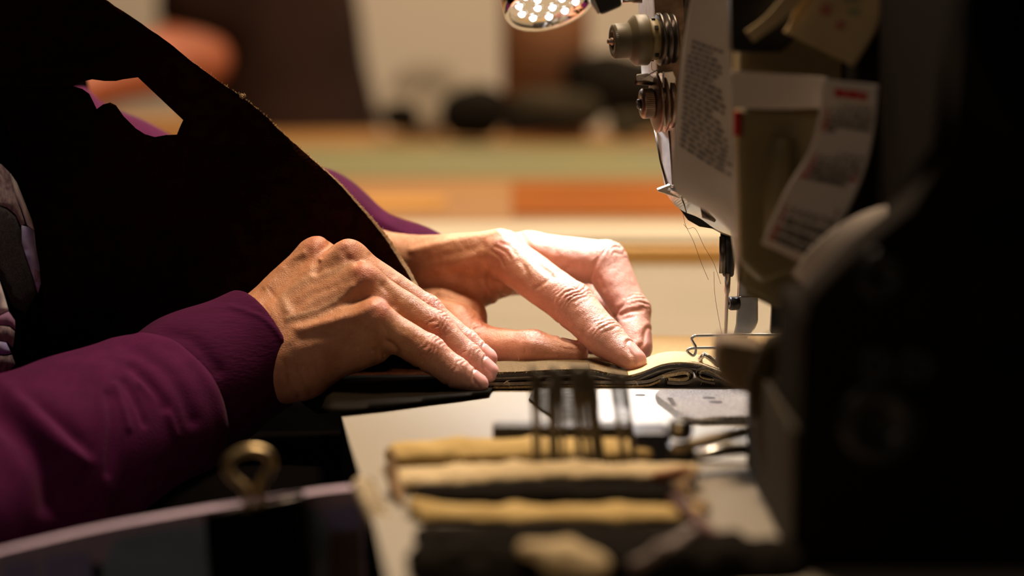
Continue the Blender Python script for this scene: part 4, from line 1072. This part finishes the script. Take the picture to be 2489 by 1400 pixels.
# needle bar, needle, presser
nb = P(1771, 0, 1.455)[0]
def vcyl(name, x0, v0, v1, y, r, m, parent=None, prof_=None, n=28, label=None):
    a, b = P(x0, v0, y), P(x0, v1, y); mb = MB(); L = a[2] - b[2]
    mb.lathe(prof_(L) if prof_ else [(r, 0), (r, L)], (a[0], y, b[2]), (0, 0, 1), n); return part(mb, name, m, parent, label)
bar = vcyl('needle_bar', 1771, 540, 672, 1.462, .0042, M['blackened'], None, lambda L: [(.0024, -.0), (.0030, .001), (.0036, .008), (.0042, .012), (.0042, L)], label='blackened needle bar')
vcyl('needle_clamp', 1757, 575, 664, 1.459, .0018, M['steel_dark'], bar)
nd_ = MB(); a, b = P(1769, 664, 1.46), P(1763, 838, 1.46)
nd_.tube([a, a * .75 + b * .25, a * .7 + b * .3, a * .1 + b * .9, b], .001, 14, radii=[.0016, .0015, .00095, .00085, .0001]); part(nd_, 'needle', M['needle'], None, 'thin steel needle')
pf = [(1798, 560), (1843, 560), (1843, 782), (1836, 800), (1800, 842), (1770, 872), (1740, 886), (1722, 884), (1748, 868), (1790, 822), (1797, 790)]
mb = extr(pf, 1.462, 1.4685, .0012); pb = part(mb, 'presser_bar', M['steel'], None, 'grey steel presser bar with angled foot')
mb = MB(); mb.lathe([(.0024, 0), (.0036, .0006), (.0036, .0048), (.003, .0056), (.0012, .0056), (.001, .004)], P(1797, 737, 1.464), (-1, -.25, 0), 30); mb.build('presser_screw', M['blackened'], pb)
mb = MB(); mb.tube([P(1797, 722, 1.4612), P(1844, 722, 1.4612)], .0003, 6); mb.build('bar_seam', M['steel_dark'], pb)
mb = MB(); mb.tube([P(1706, 893, 1.447), P(1702, 872, 1.447), P(1712, 862, 1.447), P(1724, 870, 1.447), P(1745, 888, 1.447), P(1775, 893, 1.447)], .0012, 10, radii=[.0010, .0014, .0016, .0014, .0012, .001]); part(mb, 'foot_toe', M['chrome'], pb, 'shiny presser foot toe')
mb = extr([(1880, 640), (1912, 640), (1912, 700), (1909, 812), (1873, 812), (1877, 740)], 1.462, 1.47, .0012); part(mb, 'lifting_bar', M['blackened'], None, 'dark lifting bar')
wire = [(1905, 814), (1800, 814), (1700, 816), (1688, 817), (1681, 823), (1684, 832), (1690, 842), (1691, 855), (1686, 864), (1678, 861), (1671, 854), (1676, 848), (1690, 846), (1740, 845), (1800, 843)]
mb = MB(); mb.tube([P(x, v, 1.446 + (.004 if i < 5 else -.002)) for i, (x, v) in enumerate(curve_pts(wire, 5)) for _ in (0,)], .00075, 12); part(mb, 'finger_guard', M['steel'], None, 'bent wire finger guard')
# threads
mb = MB()
for pp in ([(1656, 478), (1664, 540), (1685, 585), (1705, 640), (1722, 680)], [(1662, 545), (1672, 556), (1690, 556), (1712, 600), (1735, 640), (1752, 690)], [(1735, 660), (1738, 720), (1752, 800), (1760, 826)]):
    mb.tube([P(x, v, 1.452) for x, v in curve_pts(pp, 5)], .00011, 5)
o = mb.build('sewing_thread', M['thread']); setp(o, 'fine rust-coloured thread hanging from the head lip towards the needle', 'thread')
mb = MB(); mb.tube([P(x, v, 1.444) for x, v in curve_pts([(1584, 150), (1585, 170), (1604, 178), (1603, 230), (1640, 300), (1638, 452)], 5)], .00013, 5)
o = mb.build('sewing_thread', M['blackened']); setp(o, 'dark thread running down past the lower tension dial', 'thread')

# ------------------------------------------------------------ work lamp
lamp = thing('work_lamp', P(1330, -40, 1.57), 'round chrome work lamp with bright reflectors above the needle', 'lamp')
YL = 1.560
lc = P(1333, 3, YL)
ln = RGT * .24 - UPV * .90 - FWD * .40; ln /= np.linalg.norm(ln)
rad = rpx(112, YL)
mb = MB(); mb.lathe([(rad * .55, -.050), (rad * .90, -.047), (rad * .97, -.035), (rad * 1.0, -.004), (rad * 1.0, .002), (rad * .96, .0042), (rad * .89, .0030), (rad * .86, .0)], lc, ln, 72); part(mb, 'lamp_shell', M['chrome'], lamp, 'chrome shell')
mb = MB(); mb.lathe([(rad * .88, -.004), (rad * .88, -.002), (rad * .5, -.0016), (.001, -.0014)], lc, ln, 64); part(mb, 'reflector', M['reflector'], lamp)
u = RGT - ln * (RGT @ ln); u /= np.linalg.norm(u); v = np.cross(ln, u)
for k, (rr, n_) in enumerate(((.30, 5), (.66, 11))):
    for i in range(n_):
        a = 2 * math.pi * (i + .3 * k) / n_; c = lc + (u * math.cos(a) + v * math.sin(a)) * rad * rr
        mb = MB(); mb.lathe([(rad * .135, -.002), (rad * .13, .0), (rad * .10, .0006), (rad * .08, .0)], c, ln, 20); cup = mb.build('reflector_cup', M['chrome'], lamp)
        mb = MB(); mb.lathe([(rad * .075, -.001), (rad * .07, .0006), (rad * .045, .0016), (.0004, .002)], c, ln, 14); mb.build('light_diode', M['led_glass'], cup)
mb = extr([(1432, -30), (1458, 34), (1466, 35), (1510, 16), (1512, 8), (1500, -30)], YL - .02, YL, .0015); part(mb, 'lamp_hinge', M['blackened'], lamp, 'black hinge block')
mb = extr([(1425, -30), (1436, 8), (1455, 36), (1462, 34), (1440, -30)], YL - .0195, YL - .0005, .0008); part(mb, 'hinge_cheek', M['steel'], lamp)
ld = bpy.data.lights.new('work_lamp_beam', 'SPOT'); ld.energy = 4.4; ld.color = (.88, .94, 1.0); ld.spot_size = R(100); ld.spot_blend = .9; ld.shadow_soft_size = .016
lo_ = bpy.data.objects.new('work_lamp_beam', ld); C.objects.link(lo_); lo_.location = [float(c) for c in lc + ln * .010]
lo_.rotation_euler = Vector([float(c) for c in (P(1540, 820, 1.49) - lc)]).to_track_quat('-Z', 'Y').to_euler()

# ------------------------------------------------------------ papers on the machine
def strip_fun(left, right):
    """left/right: (px,py,y) polylines with the same count; returns f(u,v) for u across, v along"""
    Lp = [np.array(p) for p in curve_pts(left, 8)]; Rp = [np.array(p) for p in curve_pts(right, 8)]
    def f(u, v):
        t = max(0, min(1, v)) * (len(Lp) - 1); i = min(int(t), len(Lp) - 2); k = t - i
        a = Lp[i] * (1 - k) + Lp[i + 1] * k; b = Rp[i] * (1 - k) + Rp[i + 1] * k
        return P(*(a * (1 - u) + b * u))
    return f
def paper(name, f, m, label, cat, nu=6, nv=30, th=.00025, outline=None):
    out = outline or [(0, 0), (1, 0), (1, 1), (0, 1)]
    pts = []
    for i in range(len(out)):
        a, b = np.array(out[i], float), np.array(out[(i + 1) % len(out)], float)
        for k in range(16): pts.append(tuple(a + (b - a) * k / 16))
    me = sheet(pts, f, th, step=.07); o = link(name, me, m, smooth=None)
    return setp(o, label, cat)
def marks(name, f, rects, m, parent, off=.0006):
    """printed bars lying on the sheet"""
    mb = MB()
    for (u0, v0, u1, v1) in rects:
        n = 3
        a = [f(u0 + (u1 - u0) * i / n, v0) - [0, off, 0] for i in range(n + 1)]; b = [f(u0 + (u1 - u0) * i / n, v1) - [0, off, 0] for i in range(n + 1)]
        mb.ribbon(a, b, .0002, up=(0, -1, 0))
    return mb.build(name, m, parent)
# typed note
note = strip_fun([(1690, -60, 1.335), (1664, 90, 1.335), (1650, 210, 1.333), (1640, 330, 1.333), (1638, 462, 1.333), (1725, 518, 1.332), (1814, 596, 1.33)],
                 [(1776, -60, 1.325), (1777, 60, 1.325), (1779, 190, 1.322), (1800, 360, 1.318), (1822, 480, 1.305), (1840, 590, 1.298), (1856, 690, 1.292)])
pn = paper('note_sheet', note, M['paper'], 'curling white note sheet with slanting typed lines hanging by the needle head', 'paper')
jr = random.Random(9); rects = []
mb = MB()
for li in range(21):
    v0 = .165 + li * .0172; u = .10 + jr.uniform(0, .03) + (.06 if li < 3 else 0) - li * .001; ue = jr.choice([.80, .78, .83, .72, .62, .80])
    while u < ue:
        w = jr.uniform(.05, .15); u1 = min(u + w, ue)
        if u1 - u > .02:
            us = (u, (u + u1) / 2, u1)
            a = [note(q, v0 + .098 * q) - [0, .0006, 0] for q in us]; b = [note(q, v0 + .098 * q + .0072) - [0, .0006, 0] for q in us]
            mb.ribbon(a, b, .0001, up=(0, -1, 0))
        u = u1 + .028
o = mb.build('typed_lines', M['ink'], pn)
# calendar strip
cal = strip_fun([(2000, 192, 1.238), (1990, 280, 1.238), (1965, 370, 1.238), (1905, 470, 1.238), (1850, 592, 1.238)],
                [(2136, 206, 1.230), (2128, 300, 1.230), (2108, 400, 1.230), (2062, 510, 1.230), (1966, 648, 1.230)])
pc = paper('calendar', cal, M['paper'], 'small paper calendar strip with red Sundays stuck to the machine arm', 'calendar')
marks('calendar_heading', cal, [(.22, .075, .42, .125), (.44, .075, .66, .125), (.68, .08, .80, .125)], M['ink_red'], pc)
def digits(cells, m, name):
    """day numbers printed on the sheet: cells of (text, u, v)"""
    allm = bmesh.new()
    for txt, cu, cv in cells:
        fc = bpy.data.curves.new('d', 'FONT'); fc.body = txt; fc.size = 1; fc.align_x = 'CENTER'; fc.align_y = 'CENTER'; fc.resolution_u = 2; fc.offset = .035
        ob = bpy.data.objects.new('d', fc); me = bpy.data.meshes.new_from_object(ob)
        base = len(allm.verts); tb = bmesh.new(); tb.from_mesh(me)
        for v in tb.verts: v.co = Vector([float(c) for c in (cal(cu + v.co.x * .135, cv - v.co.y * .040) - [0, .0006, 0])])
        tb.to_mesh(me); tb.free(); allm.from_mesh(me)
        bpy.data.objects.remove(ob); bpy.data.curves.remove(fc); bpy.data.meshes.remove(me)
    me = bpy.data.meshes.new(name); allm.to_mesh(me); allm.free()
    return link(name, me, m, pc, smooth=None)
blk, rd = [], []
for m0, v0, first, nd_days in ((0, .175, 2, 28), (1, .475, 3, 31), (2, .775, 6, 30)):
    for d in range(1, nd_days + 1):
        c = (d + first - 1) % 7; r_ = (d + first - 1) // 7
        v_ = v0 + r_ * .040
        if v_ > .955: continue
        (rd if c == 0 or (m0 == 1 and d == 25) else blk).append((str(d), .13 + c * .122, v_))
digits(blk, M['ink_dark'], 'black_dates'); digits(rd, M['ink_red'], 'red_dates')
# tan tags at the top, a white tape and a curled grey flap
f = strip_fun([(1945, -60, 1.25), (1925, 40, 1.25), (1905, 78, 1.25)], [(2150, -60, 1.24), (2135, 60, 1.238), (2075, 162, 1.236)])
tg_ = paper('paper_tag', f, M['paper_tan'], 'creased tan paper tag with faint red and green print above the calendar', 'tag', th=.0012)
marks('faint_red_print', f, [(.25, .1, .45, .25), (.30, .34, .42, .44), (.52, .5, .62, .6)], mat('faded_red', (.42, .14, .10), .9), tg_)
marks('faint_green_print', f, [(.55, .15, .72, .3), (.62, .36, .75, .42)], mat('faded_green', (.25, .27, .14), .9), tg_)
f2 = strip_fun([(1940, -60, 1.246), (1870, 30, 1.246), (1812, 76, 1.246)], [(1985, -40, 1.244), (1915, 40, 1.244), (1832, 102, 1.244)])
paper('paper_tag', f2, M['paper_tan'], 'narrow folded tan strip sticking out beside the larger tan tag', 'tag', th=.002)
f3 = strip_fun([(1776, 172, 1.262), (1900, 180, 1.258), (2010, 188, 1.252)], [(1776, 262, 1.262), (1900, 266, 1.258), (2000, 262, 1.252)])
paper('paper_strip', f3, M['paper'], 'wide white paper strip running from the note sheet to the calendar', 'paper')
f4 = strip_fun([(1925, 668, 1.212), (1985, 590, 1.206), (2090, 520, 1.20), (2222, 482, 1.195)], [(1960, 702, 1.205), (2035, 640, 1.198), (2130, 560, 1.192), (2226, 508, 1.19)])
paper('paper_strip', f4, M['paper'], 'curled greyish paper flap below the calendar along the pillar top', 'paper')
f5 = strip_fun([(2180, 250, 1.17), (2250, 300, 1.165), (2350, 440, 1.16)], [(2230, 270, 1.165), (2330, 360, 1.16), (2420, 470, 1.155)])

# ------------------------------------------------------------ things on the table before the machine
def soft(name, groups, m, parent=None, scale=(1, 1, 1), h=.0016, k=.004, flat=True, noise=.0006):
    """groups: polylines of (px,py,y,rpx)"""
    pts = [q for g in groups for q in g]
    W_ = np.array([P(*q[:3]) for q in pts]); r = max(rpx(q[3], q[2]) for q in pts) * max(scale)
    Fd = Field(W_.min(0) - r - .012, W_.max(0) + r + .012, h); B = Fd.new()
    for g in groups:
        for a, b in zip(g[:-1], g[1:]): Fd.cap(B, P(*a[:3]), P(*b[:3]), rpx(a[3], a[2]), rpx(b[3], b[2]), k, scale=scale)
    if flat: B = np.maximum(B, Fd.plane((0, 0, -1), (0, 0, ZT + .0006)))
    V, F = Fd.mesh(B, 2); V = V + normals(V, F) * (vnoise(V, 150, 3) * noise)[:, None]
    return link(name, from_arrays(V, F), m, parent)
pc_ = thing('pin_cushion', PZ(1320, 1240), 'folded tan leather and felt bundle stuck with upright needles', 'pin cushion')
soft('felt_layer', [[(958, 1104, 1.215, 24), (1120, 1098, 1.215, 28), (1300, 1094, 1.215, 27), (1570, 1094, 1.215, 24)]], M['felt'], pc_, scale=(1, 3.6, 1))
soft('felt_layer', [[(972, 1168, 1.165, 27), (1120, 1163, 1.165, 28), (1250, 1152, 1.165, 26), (1400, 1148, 1.165, 22), (1560, 1150, 1.165, 20), (1690, 1140, 1.165, 14)]], M['felt_pale'], pc_, scale=(1, 3.6, 1))
soft('felt_layer', [[(1008, 1230, 1.105, 20), (1040, 1255, 1.100, 29), (1250, 1262, 1.098, 32), (1500, 1262, 1.098, 32), (1685, 1256, 1.100, 27)]], M['felt'], pc_, scale=(1, 2.6, 1))
soft('fold_end', [[(950, 1096, 1.158, 15), (952, 1150, 1.152, 15), (966, 1200, 1.14, 15), (985, 1250, 1.115, 17), (1005, 1300, 1.095, 16)]], M['rawedge'], pc_)
soft('pouch_opening_shade', [[(1030, 1208, 1.128, 30), (1300, 1206, 1.128, 34), (1640, 1208, 1.128, 28)], [(1020, 1195, 1.15, 18), (1640, 1190, 1.15, 18)]], M['leather_and_shade'], pc_, scale=(1, 2.6, 1))  # dark slab painting the shade inside the opening between the layers
soft('pouch_flap', [[(1690, 1150, 1.142, 14), (1650, 1185, 1.125, 12), (1720, 1240, 1.104, 12)]], M['rawedge'], pc_)
soft('pouch_front', [[(1040, 1324, 1.06, 46), (1350, 1322, 1.06, 50), (1690, 1324, 1.06, 46)]], M['leather_and_shade'], pc_, scale=(1, 2.2, 1))
# needles standing in it
np_ = [(1294, 888, 1300, 1160, 5), (1309, 905, 1312, 1165, 5), (1345, 890, 1352, 1160, 7), (1361, 900, 1372, 1160, 5), (1394, 885, 1412, 1160, 7), (1406, 896, 1436, 1160, 6), (1424, 886, 1455, 1158, 8), (1438, 905, 1470, 1158, 6), (1487, 900, 1522, 1150, 7), (1512, 905, 1548, 1150, 7), (1335, 930, 1338, 1162, 4)]
for i, (x0, v0, x1, v1, r) in enumerate(np_):
    y = 1.178 + .010 * ((i * 7) % 5) / 4
    a, b = P(x0, v0, y + .004), P(x1, v1, y); rr = rpx(r * 1.55, y)
    d = (b - a)
    mb = MB(); mb.tube([a, a + d * .02, a + d * .33, a + d * .36, b], rr, 12, radii=[rr * .6, rr, rr, rr * .72, rr * .72])
    e_ = mb.build('machine_needle', M['pin'])
    setp(e_, 'blurred dull steel needle standing upright in the tan pin cushion', 'needle', 'needles standing in the pin cushion')
    mb = MB()
# dark case behind the needles
cs = thing('bobbin_case', PZ(1400, 1120), 'long low charcoal and navy case lying behind the upright needles', 'case')
def pxbox(mb, x0, v0, x1, v1, y0, y1, bev):
    a, b = P(x0, v1, y0), P(x1, v0, y0); mb.box((a[0], y0, max(a[2], ZT + .001)), (b[0], y1, b[2]), bev); return mb
pxbox(MB(), 1197, 1036, 1545, 1140, 1.225, 1.24, .002).build('case_body', M['charcoal'], cs)
pxbox(MB(), 1540, 1052, 1632, 1150, 1.205, 1.232, .003).build('case_end', M['navy'], cs)
# small tool with pale wooden handle
tl = thing('hand_tool', PZ(1700, 1120), 'small hand tool with pale wooden handle and black knob beside the pin cushion', 'tool')
mb = MB(); pp = [P(1640, 1090, 1.185), P(1660, 1086, 1.188), P(1740, 1066, 1.20), P(1840, 1042, 1.215)]; mb.tube(pp, .002, 16, radii=[.0017, .0024, .0026, .0022]); mb.build('handle', M['ash'], tl)
mb = MB(); mb.lathe([(.0035, 0), (.0052, .001), (.0052, .0062), (.004, .008), (.001, .008)], P(1654, 1062, 1.188), (0, -.3, 1), 28); mb.build('knob', M['blackened'], tl, )
mb = MB(); mb.lathe([(.001, 0), (.0014, .0006), (.0004, .0018)], P(1650, 1046, 1.180), (-.2, -1, .3), 14); mb.build('knob_rivet', M['gold'], tl)
pxbox(MB(), 1624, 1084, 1690, 1128, 1.188, 1.2, .002).build('clamp_block', M['blackened'], tl)
mb = MB(); mb.tube([P(1690, 1110, 1.196), P(1760, 1095, 1.206), P(1850, 1090, 1.215)], .003, 12, radii=[.002, .0028, .0024]); mb.build('lower_prong', M['steel'], tl)
o = soft('felt_scrap', [[(1722, 1094, 1.245, 9), (1770, 1090, 1.245, 12), (1840, 1094, 1.245, 10)]], M['white_felt'], noise=.001, flat=False); setp(o, 'small fluffy white felt scrap below the needle plate', 'felt scrap')
o = soft('leather_scrap', [[(1600, 1160, 1.15, 18), (1670, 1148, 1.15, 16)]], M['rust']); setp(o, 'small rust-coloured leather scrap tucked behind the pin cushion', 'leather scrap')
# dark pouch and scraps nearest the camera
o = soft('leather_pouch', [[(1420, 1392, 1.0, 82), (1620, 1375, 1.0, 86), (1880, 1392, 1.005, 84)], [(1060, 1395, 1.0, 80), (1420, 1392, 1.0, 82)]], M['leather_and_shade'], noise=.002, scale=(1, 2, 1)); setp(o, 'dark soft leather pouch lying before the pin cushion', 'pouch')
o = soft('leather_scrap', [[(1275, 1335, .985, 22), (1380, 1345, .985, 30), (1460, 1372, .98, 26)], [(1340, 1372, .98, 25), (1440, 1387, .978, 25)]], M['felt_pale'], flat=True, scale=(1, 1.8, 1)); setp(o, 'pale tan leather scrap lying on the dark pouch', 'leather scrap')
o = soft('leather_strap', [[(1540, 1378, .976, 20), (1610, 1345, .982, 24), (1690, 1292, 1.0, 20)]], M['mauve'], flat=False, scale=(1, .8, 1)); setp(o, 'mauve-grey strap end lying across the dark pouch', 'strap')
mb = MB(); pp = curve_pts([P(1640, 1215, 1.08), P(1690, 1262, 1.06), P(1735, 1300, 1.045), P(1800, 1318, 1.03), P(1880, 1345, 1.02)], 6); mb.tube(pp, .0026, 12)
setp(mb.build('leather_lace', M['red_cord']), 'dark red leather lace curving beside the pin cushion', 'lace')
# braided cotton cord beside the folder
mb = MB(); base = [np.array(P(*q)) for q in ((884, 1178, 1.125), (900, 1220, 1.115), (925, 1270, 1.105), (945, 1320, 1.095), (965, 1400, 1.08), (985, 1480, 1.07))]
pp = curve_pts(base, 12)
for ph in (0, 2.09, 4.19):
    st = [p + np.array([math.cos(i * .42 + ph), math.sin(i * .42 + ph) * .6, .25 * math.sin(i * .42 + ph)]) * .0022 for i, p in enumerate(pp)]
    mb.tube(st, .0028, 10)
setp(mb.build('cotton_rope', M['cord']), 'thick twisted cream cotton rope hanging between the folder and the pin cushion', 'rope')

# printed plastic folder held by a binder clip
fo = thing('plastic_folder', P(400, 1500, 1.13), 'translucent violet-blue printed plastic folder standing at the lower table edge', 'folder')
M['folder'] = mat('violet_plastic', (.52, .40, .52), .38, color2=(.44, .34, .46), vscale=20, spec=.4)
M['folder_blue'] = mat('blue_grey_print', (.32, .38, .52), .5, color2=(.22, .29, .38), vscale=40)
M['folder_lilac'] = mat('lilac_print', (.30, .26, .52), .5, vscale=30)
M['folder_brown'] = mat('brown_print', (.16, .10, .065), .6, vscale=30)
M['folder_teal'] = mat('teal_print', (.05, .17, .19), .5, vscale=60)
topl = [(-160, 1384), (0, 1343), (60, 1328), (250, 1285), (480, 1244), (730, 1204), (840, 1190), (876, 1190), (886, 1198)]
fy = lambda x: 1.095 + .05 * (x / 880)
tp = curve_pts(topl, 5)
fa = [P(x, v, fy(x)) for x, v in tp]; fb_ = [p - [0, 0, .16] for p in fa]
fa2 = [p + [0, .012, -.0004] for p in fa]; fb2 = [p + [0, .012, 0] for p in fb_]
mb = MB(); mb.prism(fa + fb_[::-1], fa2 + fb2[::-1]); bmesh.ops.bevel(mb.bm, geom=[e for e in mb.bm.edges if e.calc_face_angle(0) > 1.0], offset=.0012, segments=3, affect='EDGES')
mb.build('folder_body', M['folder'], fo)
def fpatch(name, px, m):
    a = [P(x, v, fy(x)) - [0, .0007, 0] for x, v in px]; b = [p + [0, .0006, 0] for p in a]
    MB().prism(a, b).build(name, m, fo)
fpatch('blue_print', [(275, 1312), (390, 1285), (510, 1268), (515, 1440), (240, 1440), (252, 1370)], M['folder_blue'])
fpatch('blue_print', [(736, 1234), (780, 1240), (800, 1300), (790, 1440), (745, 1440)], M['folder_blue'])
fpatch('lilac_print', [(790, 1240), (868, 1228), (870, 1285), (800, 1292)], M['folder_lilac'])
fpatch('lilac_print', [(110, 1352), (215, 1342), (232, 1440), (100, 1440)], M['folder_lilac'])
fpatch('lilac_print', [(10, 1372), (85, 1362), (92, 1440), (10, 1440)], M['folder_lilac'])
fpatch('brown_print', [(806, 1298), (872, 1290), (880, 1440), (800, 1440)], M['folder_brown'])
fpatch('teal_print', [(300, 1372), (330, 1350), (420, 1340), (480, 1360), (470, 1440), (310, 1440)], M['folder_teal'])
fpatch('black_print', [(138, 1440), (142, 1390), (152, 1382), (163, 1390), (168, 1440)], M['black_rubber'])
fpatch('black_print', [(222, 1440), (226, 1374), (236, 1366), (247, 1376), (252, 1440)], M['black_rubber'])
fpatch('red_print', [(690, 1378), (740, 1360), (770, 1372), (772, 1440), (680, 1440)], M['rust'])
bc = thing('binder_clip', P(620, 1400, 1.12), 'black binder clip with a brass wire handle gripping the folder', 'binder clip')
yb_ = 1.112
a = [P(x, v, yb_) for x, v in ((498, 1256), (728, 1218), (752, 1440), (512, 1440))]; b = [p + [0, .002, 0] for p in a]
a2 = [p + [0, .020, 0] for p in a]; b2 = [p + [0, .0215, 0] for p in a]
mb = MB(); mb.prism(a, b); mb.prism(b2, a2); mb.build('clip_body', M['black_rubber'], bc)
mb = MB(); mb.tube([P(494, 1252, yb_), P(560, 1241, yb_), P(620, 1231, yb_), P(680, 1221, yb_), P(732, 1211, yb_ + .001)], .0011, 12); mb.build('clip_hinge', M['steel_dark'], bc)
wr = [(603, 1240), (601, 1205), (592, 1185), (568, 1164), (552, 1140), (560, 1114), (588, 1098), (620, 1094), (648, 1103), (659, 1124), (652, 1146), (638, 1170), (632, 1195), (634, 1232)]
mb = MB(); mb.tube([P(x, v, yb_ - .001) for x, v in curve_pts(wr, 5)], rpx(12, yb_), 14); mb.build('wire_handle', M['gold'], bc)
